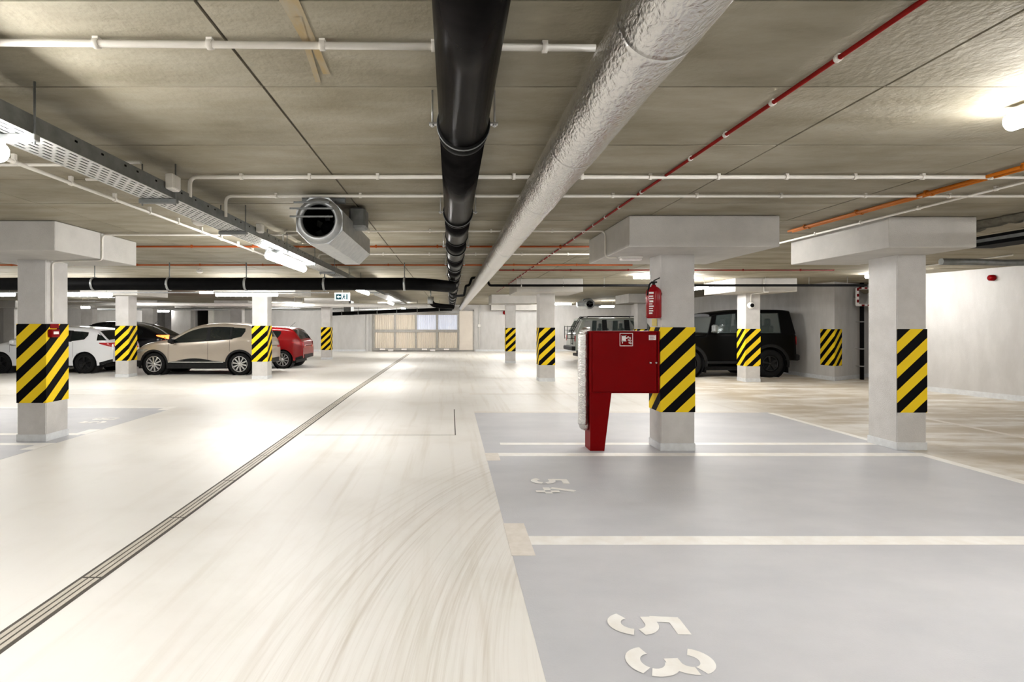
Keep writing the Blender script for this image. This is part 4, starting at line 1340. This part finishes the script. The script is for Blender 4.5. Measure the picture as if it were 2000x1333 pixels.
class Shell:
    def __init__(s, L, W, top, belt, plan, low, wheels, wr, arch, tumble=.30, rc=.09, crown=.03, bulge=.05):
        s.L, s.W, s.top, s.belt, s.plan, s.low = L, W, pchip(top), pchip(belt), pchip(plan), pchip(low)
        s.toptab = top
        s.wheels, s.wr, s.arch, s.tumble, s.rc, s.crown, s.bulge = wheels, wr, arch, tumble, rc, crown, bulge

    def w(s, x, z):
        """half width of the skin at x, z"""
        p = s.plan(x) * s.W
        b = s.belt(x)
        zm = .62
        k = 1 - s.bulge * ((z - zm) / .45) ** 2 if z < zm else 1 - s.bulge * .35 * ((z - zm) / .35) ** 2
        if z > b:
            k = 1 - s.bulge * .35 * ((b - zm) / .35) ** 2
            p = p * k - (z - b) * s.tumble
        else:
            p = p * k
        t = s.top(x)
        rc = s.rc
        if z > t - rc:
            q = min(1, (z - (t - rc)) / rc)
            p -= rc * (1 - math.sqrt(max(0, 1 - q * q)))
        return max(p, .02)

    def zlow(s, x):
        z = s.low(x)
        for xc in s.wheels:
            d = abs(x - xc)
            if d < s.arch:
                z = max(z, s.wr + math.sqrt(max(0, s.arch ** 2 - d * d)) * 1.0)
        return min(z, s.top(x) - .12)

    def columns(s):
        xs = set()
        n = int(s.L / .05)
        for i in range(n + 1):
            xs.add(round(-s.L / 2 + s.L * i / n, 4))
        for xc in s.wheels:
            for k in range(21):
                xs.add(round(xc + s.arch * math.cos(PI * k / 20) * .9999, 4))
            xs.add(round(xc + s.arch * 1.001, 4)); xs.add(round(xc - s.arch * 1.001, 4))
        # dense where the top profile is steep
        for (a, fa), (b, fb) in zip(s.toptab, s.toptab[1:]):
            k = int(math.hypot(b - a, fb - fa) / .05) + 1
            for i in range(k):
                xs.add(round(a + (b - a) * i / k, 4))
        xs = sorted(x for x in xs if -s.L / 2 <= x <= s.L / 2)
        out = [xs[0]]
        for x in xs[1:]:
            if x - out[-1] > .0008: out.append(x)
        return out

    def section(s, x):
        zt, zl = s.top(x), s.zlow(x)
        rc = min(s.rc, (zt - zl) * .5)
        pts = []
        ze = zt - s.rc
        if ze < zl + .02: ze = zl + .02
        for i in range(13):
            z = zl + (ze - zl) * i / 12
            pts.append((x, s.w(x, z), z))
        for i in range(1, 6):
            a = PI / 2 * i / 5
            z = ze + (zt - ze) * math.sin(a)
            z = min(z, zt - 1e-4)
            pts.append((x, s.w(x, z), z))
        we = pts[-1][1]
        for i in range(1, 6):
            q = 1 - i / 5
            pts.append((x, we * q, zt + s.crown * (1 - q * q)))
        return pts

    def body(s):
        rows = []
        for x in s.columns():
            h = s.section(x)
            rows.append([(p[0], -p[1], p[2]) for p in h] + [(p[0], p[1], p[2]) for p in reversed(h[:-1])])
        mb = MB().grid(rows)
        n = len(rows[0])
        mb.f.append(list(range(n))); mb.sm.append(False)
        o = (len(rows) - 1) * n
        mb.f.append([o + k for k in range(n - 1, -1, -1)]); mb.sm.append(False)
        return mb

    def side(s, sy, x0, x1, lo, hi, off=.004, n=22, m=8):
        """patch lying on the flank between z tables lo(x), hi(x)"""
        rows = []
        for j in range(m + 1):
            r = []
            for i in range(n + 1):
                x = x0 + (x1 - x0) * i / n
                z = lo(x) + (hi(x) - lo(x)) * j / m
                r.append((x, sy * (s.w(x, z) + off), z))
            rows.append(r)
        return MB().grid(rows)

    def over(s, x0, x1, y0=-1., y1=1., off=.006, n=14, m=12, mar=.03):
        """patch lying on top of the skin (bonnet, screens); y in fractions of the half width"""
        rows = []
        for i in range(n + 1):
            x = x0 + (x1 - x0) * i / n
            e = .01
            dz = (s.top(x + e) - s.top(x - e)) / (2 * e)
            nn = Vector((-dz, 0, 1)).normalized()
            we = s.w(x, s.top(x) - 1e-4) - mar
            r = []
            for k in range(m + 1):
                q = y0 + (y1 - y0) * k / m
                r.append((x + nn.x * off, we * q, s.top(x) + s.crown * (1 - q * q) + nn.z * off))
            rows.append(r)
        return MB().grid(rows)


def lin(tab):
    return lambda x: interp(tab, x)


def ring_patch(sh, sy, xc, r0, r1, off, a0=-.12, a1=PI + .12, n=26):
    rows = [[], []]
    for i in range(n + 1):
        a = a0 + (a1 - a0) * i / n
        for k, r in enumerate((r0, r1)):
            x, z = xc + r * math.cos(a), sh.wr + r * math.sin(a)
            z = max(z, .17)
            rows[k].append((x, sy * (sh.w(x, min(z, sh.top(x) - .12)) + off), z))
    return MB().grid(rows)


def wheel(root, x, y, r, sy, rimm, w=.19, spokes=10, rim=.70, cover=False):
    """tyre with a rim and spokes as its sub-part"""
    yo = y
    prof = [(r * .62, 0), (r * .72, .0), (r * .86, -.012 + 0), (r * .96, .008), (r, .035), (r, w - .035), (r * .96, w - .008), (r * .8, w), (r * .6, w)]
    t = MB().lathe([(a, -sy * h) for a, h in prof], (x, yo, r), 'y', 36).build('wheel', M['tyre'], root, local=True)
    ri = r * rim
    MB().lathe([(ri * .93, -sy * .02), (ri * .90, -sy * .05), (0, -sy * .055)], (x, yo, r), 'y', 28).build('brake_dish', M['trim'], t, local=True)
    mb = MB().lathe([(ri * 1.02, -sy * .002), (ri * .97, sy * .006), (ri * .90, -sy * .008), (ri * .89, -sy * .03)], (x, yo, r), 'y', 32)
    mb.lathe([(0, sy * .004), (ri * .16, sy * .004), (ri * .2, -sy * .02)], (x, yo, r), 'y', 16)
    for k in range(spokes):
        a = 2 * PI * k / spokes + .2
        c_, s_ = math.cos(a), math.sin(a)
        w0, w1 = ri * .06, ri * (.105 if spokes > 6 else .15)
        pts = []
        for rad, ww in ((ri * .12, w0), (ri * .93, w1)):
            for q in (-1, 1):
                pts.append((x + c_ * rad - s_ * ww * q, r + s_ * rad + c_ * ww * q))
        P = [pts[0], pts[1], pts[3], pts[2]]
        mb.prism([(p[0], yo - sy * .006, p[1]) for p in P], (0, -sy * .03, 0))
    mb.build('rim', rimm, t, local=True)
    return t


def wells(root, sh):
    mb = MB()
    for xc in sh.wheels:
        for sy in (-1, 1):
            y0 = sy * (sh.W - .03); y1 = sy * (sh.W - .42)
            mb.lathe([(sh.arch - .002, y0), (sh.arch - .002, y1), (0, y1)], (xc, 0, sh.wr), 'y', 24)
    mb.box(-sh.L / 2 + .25, sh.L / 2 - .25, -sh.W + .2, sh.W - .2, .19, .30)
    mb.build('underbody', M['trim'], root, local=True)


def hatch(label, X, Y, kind, paintm, rimm, rot=PI, s_taillit=False, cladding=False):
    """passenger car; local +x is its nose"""
    root = thing('car', label, 'car', (X, Y, 0), None, rot)
    W = .89
    if kind == 'crossover':
        L = 4.12; wb = 2.6; wr = .335; arch = .385
        top = [(-2.06, .82), (-2.03, .97), (-1.93, 1.12), (-1.70, 1.44), (-1.55, 1.515), (-1.2, 1.545), (-.65, 1.56), (-.25, 1.535), (.10, 1.455), (.90, 1.06), (1.2, 1.01), (1.5, .945), (1.78, .80), (1.96, .66), (2.06, .54)]
        belt = [(-2.06, 1.16), (-1.2, 1.07), (0, .985), (1.2, .92), (2.06, .80)]
        wheels = (1.24, -1.36)
    elif kind == 'coupe_suv':
        L = 4.6; wb = 2.75; wr = .36; arch = .41
        top = [(-2.3, .85), (-2.26, 1.02), (-2.15, 1.08), (-1.3, 1.48), (-.8, 1.60), (-.2, 1.65), (.3, 1.60), (.6, 1.50), (1.2, 1.12), (1.6, 1.05), (2.1, .9), (2.3, .7)]
        belt = [(-2.3, 1.05), (0, 1.05), (2.3, .9)]
        wheels = (1.4, -1.35)
    elif kind == 'supermini':
        L = 4.06; wb = 2.59; wr = .31; arch = .36
        top = [(-2.03, .74), (-2.0, .92), (-1.92, 1.02), (-1.68, 1.32), (-1.55, 1.385), (-1.1, 1.425), (-.4, 1.44), (.1, 1.42), (.45, 1.34), (1.2, .97), (1.5, .92), (1.85, .80), (2.03, .60)]
        belt = [(-2.03, 1.03), (-1.2, 1.0), (0, .93), (1.2, .87), (2.03, .8)]
        wheels = (1.24, -1.35)
    else:
        L = 4.28; wb = 2.62; wr = .32; arch = .365
        top = [(-2.14, .78), (-2.11, .93), (-2.0, 1.02), (-1.70, 1.30), (-1.55, 1.375), (-1.1, 1.43), (-.4, 1.455), (.1, 1.43), (.45, 1.34), (1.15, .98), (1.5, .91), (1.95, .77), (2.14, .60)]
        belt = [(-2.14, 1.02), (-1.2, .99), (0, .93), (1.2, .88), (2.14, .8)]
        wheels = (1.28, -1.34)
    h = L / 2
    plan = [(-h, .80), (-h + .10, .88), (-h + .35, .96), (-h + .9, .995), (0, 1.0), (h - .9, .99), (h - .45, .94), (h - .15, .82), (h, .66)]
    low = [(-h, .36), (-h + .45, .24), (-.8, .2), (.8, .2), (h - .5, .22), (h, .30)]
    sh = Shell(L, W, top, belt, plan, low, wheels, wr, arch)
    sh.body().build('body', paintm, root, local=True)
    wells(root, sh)
    xf, xr = wheels
    b = sh.belt; t = sh.top
    def hi_(x): return t(x) - .115
    # daylight openings
    xa = {'crossover': .72, 'coupe_suv': 1.0, 'supermini': .98, 'leon': .95}.get(kind, .95)
    splits = {'crossover': ((-.34, xa), (-1.04, -.44), (-1.50, -1.10)), 'coupe_suv': ((.05, xa), (-.85, -.03), (-1.45, -.92)),
              'supermini': ((.0, xa), (-.80, -.08), (-1.28, -.86)), 'leon': ((.0, xa), (-.84, -.08), (-1.42, -.90))}[kind]
    for sy in (-1, 1):
        xm, xe = splits[1][0], splits[0][1]
        sh.side(sy, splits[2][1] - .04, xe + .02, lambda x: b(x) + .012, lambda x: max(b(x) + .016, hi_(x) + .014), .0025, 40, 6).build('window_surround', M['trim'], root, local=True)
        for q, (x0, x1) in enumerate(splits):
            if q == 2:
                lo = lin([(x0, hi_(x0 + .06) - .10), (x0 + .10, b(x0) + .06), (x1, b(x1) + .03)])
            else:
                lo = lambda x: b(x) + .03
            def hh(x, lo=lo): return max(lo(x) + .004, hi_(x))
            sh.side(sy, x0, x1, lo, hh, .004, 24, 6).build('side_window', M['glass'], root, local=True)
        # black door pillar and window surround
        pb_ = splits[0][0]
        sh.side(sy, pb_ - .07, pb_, lambda x: b(x) + .02, lambda x: hi_(x) + .008, .0035, 2, 6).build('door_pillar', M['trim'], root, local=True)
        # door seams
        for xx in {'coupe_suv': (1.0, 0, -1.0), 'crossover': (.80, -.40, -1.06)}.get(kind, (.98, -.02, -.98)):
            sh.side(sy, xx - .004, xx + .004, lambda x: max(sh.zlow(x) + .14, .36), lambda x: b(x) + .0, .0025, 1, 14).build('door_seam', M['trim'], root, local=True)
        for xx in ((-.20, -.92) if kind == 'crossover' else (.22, -.74)):
            z = b(xx) - .10
            sh.side(sy, xx - .08, xx + .08, lambda x: z - .014, lambda x: z + .014, .022, 6, 2).build('door_handle', paintm, root, local=True)
        # door mirror
        mxx = .66 if kind == 'crossover' else .79
        my = sy * (sh.w(.80, b(.8)) + .11)
        MB().cbox(mxx - .07, mxx + .07, my - .09, my + .09, b(.8) + .02, b(.8) + .16, .03).cbox(mxx - .03, mxx + .03, my - sy * .15, my, b(.8) + .0, b(.8) + .05, .01).build('door_mirror', M['trim'] if cladding else paintm, root, local=True)
        # lamps
        tm_ = M['taillit'] if s_taillit else M['taillight']
        zt_ = {'crossover': .88, 'coupe_suv': 1.02, 'supermini': .80, 'leon': .83}[kind]
        sh.side(sy, -h + .002, -h + .36, lin([(-h, zt_ - .02), (-h + .36, zt_ + .10)]), lin([(-h, zt_ + .13), (-h + .36, zt_ + .13)]), .006, 10, 4).build('tail_lamp', tm_, root, local=True)
        MB().box(-h - .012, -h + .01, sy * .42, sy * (sh.w(-h, zt_) + .003), zt_ - .01, min(zt_ + .13, t(-h) - .02)).build('tail_lamp', tm_, root, local=True)
        zh = .66 if kind != 'coupe_suv' else .78
        sh.side(sy, h - .62, h - .06, lin([(h - .62, zh + .10), (h - .3, zh), (h, zh - .07)]), lin([(h - .62, zh + .13), (h - .25, zh + .115), (h, zh + .01)]), .006, 12, 4).build('head_lamp', M['headlight'], root, local=True)
        # sill trim
        if cladding:
            sh.side(sy, xr + arch, xf - arch, lambda x: .20, lambda x: .40 + .05 * math.sin((x - xr - arch) / (xf - xr - 2 * arch) * PI), .010, 20, 4).build('sill_cladding', M['trim'], root, local=True)
            sh.side(sy, xr + arch + .1, xf - arch - .05, lambda x: .385, lambda x: .405, .016, 20, 1).build('sill_strip', M['chrome'], root, local=True)
            sh.side(sy, -.55, .55, lambda x: .44, lambda x: .44 + .07 * math.cos(x / .55 * PI / 2), .011, 16, 2).build('door_cladding', M['trim'], root, local=True)
            for xc in wheels:
                ring_patch(sh, sy, xc, arch - .004, arch + .055, .012).build('arch_flare', M['trim'], root, local=True)
            sh.side(sy, -h + .02, xr - arch - .03, lambda x: max(sh.low(x), .24), lambda x: .50, .010, 8, 3).build('bumper_cladding', M['trim'], root, local=True)
            sh.side(sy, xf + arch + .03, h - .01, lambda x: sh.low(x), lambda x: .44, .010, 8, 3).build('bumper_cladding', M['trim'], root, local=True)
        else:
            sh.side(sy, xr + arch, xf - arch, lambda x: .20, lambda x: .245, .006, 12, 2).build('sill_trim', M['trim'], root, local=True)
            sh.side(sy, -h + .01, xr - arch - .08, lambda x: sh.low(x), lambda x: sh.low(x) + .09, .006, 8, 2).build('bumper_trim', M['trim'], root, local=True)
        for xc in wheels:
            wheel(root, xc, sy * (W - .015), wr, sy, rimm, spokes=10 if kind != 'leon' else 5)
    # screens
    wx = {'crossover': (.14, .86), 'coupe_suv': (.63, 1.15), 'supermini': (.50, 1.14), 'leon': (.50, 1.09)}[kind]
    sh.over(wx[0], wx[1]).build('windscreen', M['glass'], root, local=True)
    rx_ = {'crossover': (-1.93, -1.70), 'coupe_suv': (-2.08, -1.32), 'supermini': (-1.93, -1.66), 'leon': (-1.98, -1.68)}[kind]
    sh.over(rx_[0], rx_[1], -1, 1, .007, 14, 12, .02).build('rear_window', M['glass'], root, local=True)
    if kind in ('leon', 'crossover'):
        # quarter glass that wraps from the rear window
        for sy in (-1, 1):
            sh.side(sy, rx_[0] + .02, rx_[1] - .02, lambda x: t(x) - .30 if t(x) - .30 > b(x) + .02 else b(x) + .02, lambda x: max(b(x) + .025, t(x) - .02), .004, 8, 4).build('rear_quarter_glass', M['glass'], root, local=True)
    # number plate recess and rear bumper trim
    MB().box(-h - .015, -h + .01, -.55, .55, sh.low(-h) - .01, sh.low(-h) + .12).build('bumper_trim', M['trim'], root, local=True)
    MB().box(h - .01, h + .012, -.42, .42, .34, .52).build('grille', M['trim'], root, local=True)
    MB().tube([(-1.35, 0, t(-1.35) + .02), (-1.55, 0, t(-1.35) + .20)], .006, 6).build('aerial', M['trim'], root, local=True)
    return root


# beige crossover: near wheels at px 303 and 469
tanY = 16.15
def place(x_rear_px, Yn, wheels, W):
    """centre of a car whose nose points to -x, from its near rear wheel"""
    return px(x_rear_px, Yn) + wheels[1] * 1.0, Yn + W
cx_, cy_ = place(469, tanY, (1.24, -1.36), .89)
hatch('beige compact crossover with black lower cladding parked between two striped columns', cx_, cy_, 'crossover', M['beige_car'], M['alloy'], PI + math.radians(-1.0), cladding=True)
cx_, cy_ = place(164, 16.7, (1.28, -1.34), .89)
hatch('white hatchback with black wheels behind the column with the red call point', cx_, cy_, 'leon', M['white_car'], M['blackalloy'])
cx_, cy_ = place(551, 18.6, (1.24, -1.35), .89)
hatch('bright red hatchback with silver wheels parked beyond the beige crossover', cx_, cy_, 'supermini', M['red_car'], M['alloy'])
hatch('black car with a sloping back and lit red tail lamps behind the white hatchback', px(322, 19.4) - 2.3, 19.4 + .9, 'coupe_suv', M['black_car'], M['alloy'], s_taillit=True)
hatch('dark car roof showing just above the windscreen of the beige crossover', px(328, 23.2) + 2.0, 24.1 + .0, 'supermini', M['black_car'], M['blackalloy'])


def offroader(label, X, Y, rot, L, W, wheels, wr, zsill, zbelt, zroof, zhood, pillars, roof_x, paintm, glassm, rimm, cat_name='car', roof_drop=0., spare=False, rail=False, wheel_spokes=5, rear_lean=.06):
    """boxy off-roader with a see-through cabin; local +x is its nose
    pillars: list of (x0 at belt, x1 at belt, x0 at roof, x1 at roof) from rear to front"""
    root = thing('car', label, 'car', (X, Y, 0), None, rot)
    h = L / 2
    arch = wr + .08
    xw = pillars[-1][1]
    top = [(-h, zbelt - .05), (-h + .04, zbelt), (xw - .1, zbelt), (xw, zbelt - .005), (xw + .08, zhood + .01), (h - .3, zhood - .03), (h - .06, zhood - .10), (h, zhood - .22)]
    plan = [(-h, .96), (-h + .1, .99), (0, 1), (h - .3, .98), (h, .90)]
    low = [(-h, zsill + .08), (0, zsill), (h, zsill + .08)]
    sh = Shell(L, W, top, [(-h, zbelt + .3), (h, zbelt + .3)], plan, low, wheels, wr, arch, tumble=.1, rc=.05, crown=.012, bulge=.02)
    # lower body without a lid over the cabin
    rows = []
    for x in sh.columns():
        hs = sh.section(x)
        rows.append([(p[0], -p[1], p[2]) for p in hs] + [(p[0], p[1], p[2]) for p in reversed(hs[:-1])])
    mb = MB().grid(rows)
    n = len(rows[0])
    mb.f.append(list(range(n))); mb.sm.append(False)
    o = (len(rows) - 1) * n
    mb.f.append([o + k for k in range(n - 1, -1, -1)]); mb.sm.append(False)
    mb.build('body', paintm, root, local=True)
    wells(root, sh)
    lean = .13
    def wr_(z): return W - .03 - (z - zbelt) / (zroof - zbelt) * lean
    rx0, rx1 = roof_x
    zr = lambda x: zroof - roof_drop * max(0, (x - (rx1 - .9)) / .9) ** 1.0
    # roof
    rows = []
    for i in range(15):
        x = rx0 + (rx1 - rx0) * i / 14
        e = .04 if i in (0, 14) else 0
        wv = wr_(zroof) - e
        z = zr(x)
        rows.append([(x, -wv, z - .10), (x, -wv, z - .05 - e * .5), (x, -wv + .05, z - .012 - e * .5), (x, -wv * .5, z + .012 - e * .5), (x, 0, z + .02 - e * .5), (x, wv * .5, z + .012 - e * .5), (x, wv - .05, z - .012 - e * .5), (x, wv, z - .05 - e * .5), (x, wv, z - .10)])
    rows2 = [[(p[0], p[1] * .97, p[2] if k in (0, 8) else p[2] - .03) for k, p in enumerate(r)] for r in rows]
    mb = MB().grid(rows)
    mb.add([p for p in rows[0]], [tuple(range(9))]).add([p for p in rows[-1]], [tuple(range(8, -1, -1))])
    mb.grid([[(r[0][0], r[0][1], r[0][2]), (r[0][0], r[8][1], r[8][2])] for r in rows], False)
    mb.build('roof', paintm, root, local=True)
    if True:
        for sy in (-1, 1):
            for (a0, a1, c0, c1) in pillars:
                zt_ = zr(c0) - .07
                y0, y1 = sy * wr_(zbelt), sy * wr_(zt_)
                P = [(a0, y0, zbelt - .03), (a1, y0, zbelt - .03), (c1, y1, zr(c1) - .07), (c0, y1, zt_)]
                MB().prism(P if sy < 0 else P[::-1], (0, -sy * .05, 0)).build('pillar', M['trim'] if (rail and 0 < pillars.index((a0, a1, c0, c1)) < len(pillars) - 1) else paintm, root, local=True)
            for pa, pb in zip(pillars, pillars[1:]):
                zt_ = zr(pb[2]) - .09
                y0, y1 = sy * (wr_(zbelt) - .025), sy * (wr_(zt_) - .025)
                P = [(pa[1] - .02, y0, zbelt - .01), (pb[0] + .02, y0, zbelt - .01), (pb[2] + .02, y1, zt_), (pa[3] - .02, y1, zr(pa[3]) - .09)]
                MB().prism(P if sy < 0 else P[::-1], (0, -sy * .005, 0)).build('side_window', glassm, root, local=True)
        a = pillars[-1]
        P = [(a[1] - .02, -wr_(zbelt) + .04, zbelt), (a[1] - .02, wr_(zbelt) - .04, zbelt), (a[3] - .02, wr_(zroof) - .04, zr(a[3]) - .07), (a[3] - .02, -wr_(zroof) + .04, zr(a[3]) - .07)]
        MB().prism(P, (-.006, 0, 0)).build('windscreen', glassm, root, local=True)
        a = pillars[0]
        P = [(a[0] + .02, -wr_(zbelt) + .04, zbelt), (a[0] + .02, wr_(zbelt) - .04, zbelt), (a[2] + .02, wr_(zroof) - .04, zroof - .07), (a[2] + .02, -wr_(zroof) + .04, zroof - .07)]
        MB().prism(P[::-1], (.006, 0, 0)).build('rear_window', glassm, root, local=True)
        # seats
        for xx in ((pillars[-1][1] - 1.05), (pillars[-1][1] - 1.95)):
            for sy in (-1, 1):
                MB().cbox(xx - .08, xx + .06, sy * .42 - .24, sy * .42 + .24, zbelt - .02, zbelt + .22, .04).cbox(xx - .06, xx + .03, sy * .42 - .11, sy * .42 + .11, zbelt + .2, zbelt + .42, .03).build('seat', M['seatcloth'], root, local=True)
    for sy in (-1, 1):
        for xc in wheels:
            ring_patch(sh, sy, xc, arch - .005, arch + .08, .02, -.2, PI + .2).build('arch_flare', M['trim'] if paintm is M['blacksuv'] else paintm, root, local=True)
            wheel(root, xc, sy * (W + .01), wr, sy, rimm, .24, wheel_spokes, .56)
        # sill step, handles, mirror
        MB().cbox(wheels[1] + arch + .06, wheels[0] - arch - .06, sy * (W - .06), sy * (W + .06), zsill - .02, zsill + .05, .015).build('side_step', M['trim'], root, local=True)
        for pa in pillars[1:-1][-2:]:
            MB().cbox(pa[0] + .03, pa[0] + .17, sy * (W - .01), sy * (W + .025), zbelt - .16, zbelt - .12, .008).build('door_handle', M['steel'] if paintm is not M['blacksuv'] else M['trim'], root, local=True)
            sh.side(sy, pa[0] - .004, pa[0] + .004, lambda x: max(sh.zlow(x) + .02, zsill + .1), lambda x: zbelt - .06, .003, 1, 6).build('door_seam', M['trim'], root, local=True)
        mx_ = pillars[-1][1] - .12
        MB().cbox(mx_ - .06, mx_ + .06, sy * (W + .04), sy * (W + .22), zbelt + .02, zbelt + .24, .03).cbox(mx_ - .02, mx_ + .02, sy * (W - .05), sy * (W + .06), zbelt + .02, zbelt + .06, .008).build('door_mirror', M['galvdark'] if paintm is M['blacksuv'] else M['trim'], root, local=True)
        for xc in wheels:
            MB().box(xc - arch - .03, xc - arch - .01, sy * (W - .22), sy * (W + .02), .14, .50).build('mud_flap', M['rubber'], root, local=True)
        MB().lathe([(0, .02), (.09, .015), (.10, 0), (.10, -.03)], (h, sy * (W - .22), zhood - .22), 'x', 20).build('head_lamp', M['headlight'], root, local=True)
        MB().cbox(-h - .015, -h + .01, sy * (W - .14), sy * (W - .04), zbelt - .34, zbelt - .10, .006).build('tail_lamp', M['taillight'], root, local=True)
    MB().cbox(h - .05, h + .12, -W + .05, W - .05, zsill + .08, zsill + .26, .03).build('front_bumper', M['trim'], root, local=True)
    MB().cbox(-h - .14, -h + .05, -W + .06, W - .06, zsill + .06, zsill + .24, .03).build('rear_bumper', M['trim'], root, local=True)
    MB().cbox(h - .01, h + .02, -W + .38, W - .38, zhood - .38, zhood - .12, .01).build('grille', M['trim'], root, local=True)
    if rail:
        for sy in (-1, 1):
            MB().tube(route([(rx0 + .25, sy * (W - .25), zroof), (rx0 + .25, sy * (W - .25), zroof + .07), (rx1 - .2, sy * (W - .25), zroof + .07), (rx1 - .2, sy * (W - .25), zroof)], .04), .016, 8).build('roof_rail', M['trim'], root, local=True)
        lad = MB()
        for yy in (-.62, -.32):
            lad.tube([(-h - .06, yy, zsill + .3), (-h - .06, yy, zbelt), (rx0 - .03, yy, zroof - .02), (rx0 + .15, yy, zroof + .05)], .015, 8)
        for z in (.75, .98, 1.2, 1.42, 1.62):
            xx = -h - .06 if z < zbelt else -h - .06 + (rx0 + h + .03) * (z - zbelt) / (zroof - zbelt)
            lad.tube([(xx, -.62, z), (xx, -.32, z)], .012, 8)
        lad.build('rear_ladder', M['trim'], root, local=True)
        rk = MB()
        for yy in (-W + .05, -.1, .5):
            rk.tube([(-h - .16, yy, zbelt - .25), (-h - .16, yy, zbelt + .30)], .014, 6)
        for z in (zbelt - .22, zbelt - .05, zbelt + .12, zbelt + .27):
            rk.tube([(-h - .16, -W + .05, z), (-h - .16, .5, z)], .012, 6)
            rk.tube([(-h - .16, -W + .05, z), (-h - .0, -W + .12, z)], .012, 6)
        rk.build('rear_rack', M['trim'], root, local=True)
    if spare:
        t_ = MB().lathe([(.16, -.02), (wr - .04, -.03), (wr, .03), (wr, .15), (wr - .05, .2), (.1, .2)], (-h - .19, .15, zbelt - .22), 'x', 32).build('spare_wheel', M['tyre'], root, local=True)
    return root


# black boxy off-roader
bY = 15.45
bxc = (px(1505, bY) + px(1345, bY)) / 2
offroader('boxy black off-roader parked behind striped column with its tail to the wall pier', bxc + .10, bY + .90, PI, 3.70, .88, (1.28, -1.08), .40, .42, 1.28, 1.955, 1.20,
          [(-1.83, -1.42, -1.72, -1.40), (-.80, -.16, -.80, -.16), (.50, .62, .42, .56)[:4] if False else (.56, .70, .40, .52)], (-1.76, .58), M['blacksuv'], M['clear'], M['blackalloy'], roof_drop=.10, spare=False)
# pale grey off-roader
offroader('pale grey off-roader with a rear ladder and rack parked before the far wall', px(1108, 21.9) + .34 + 2.3, 21.9 + .9, 0, 4.6, .9, (1.42, -1.32), .38, .40, 1.18, 1.80, 1.12,
          [(-2.26, -2.06, -1.98, -1.86), (-1.20, -1.00, -1.18, -1.00), (-.28, -.06, -.28, -.08), (.88, 1.02, .42, .54)], (-2.02, .62), M['greysuv'], M['clear'], M['alloy'], rail=True, spare=False)
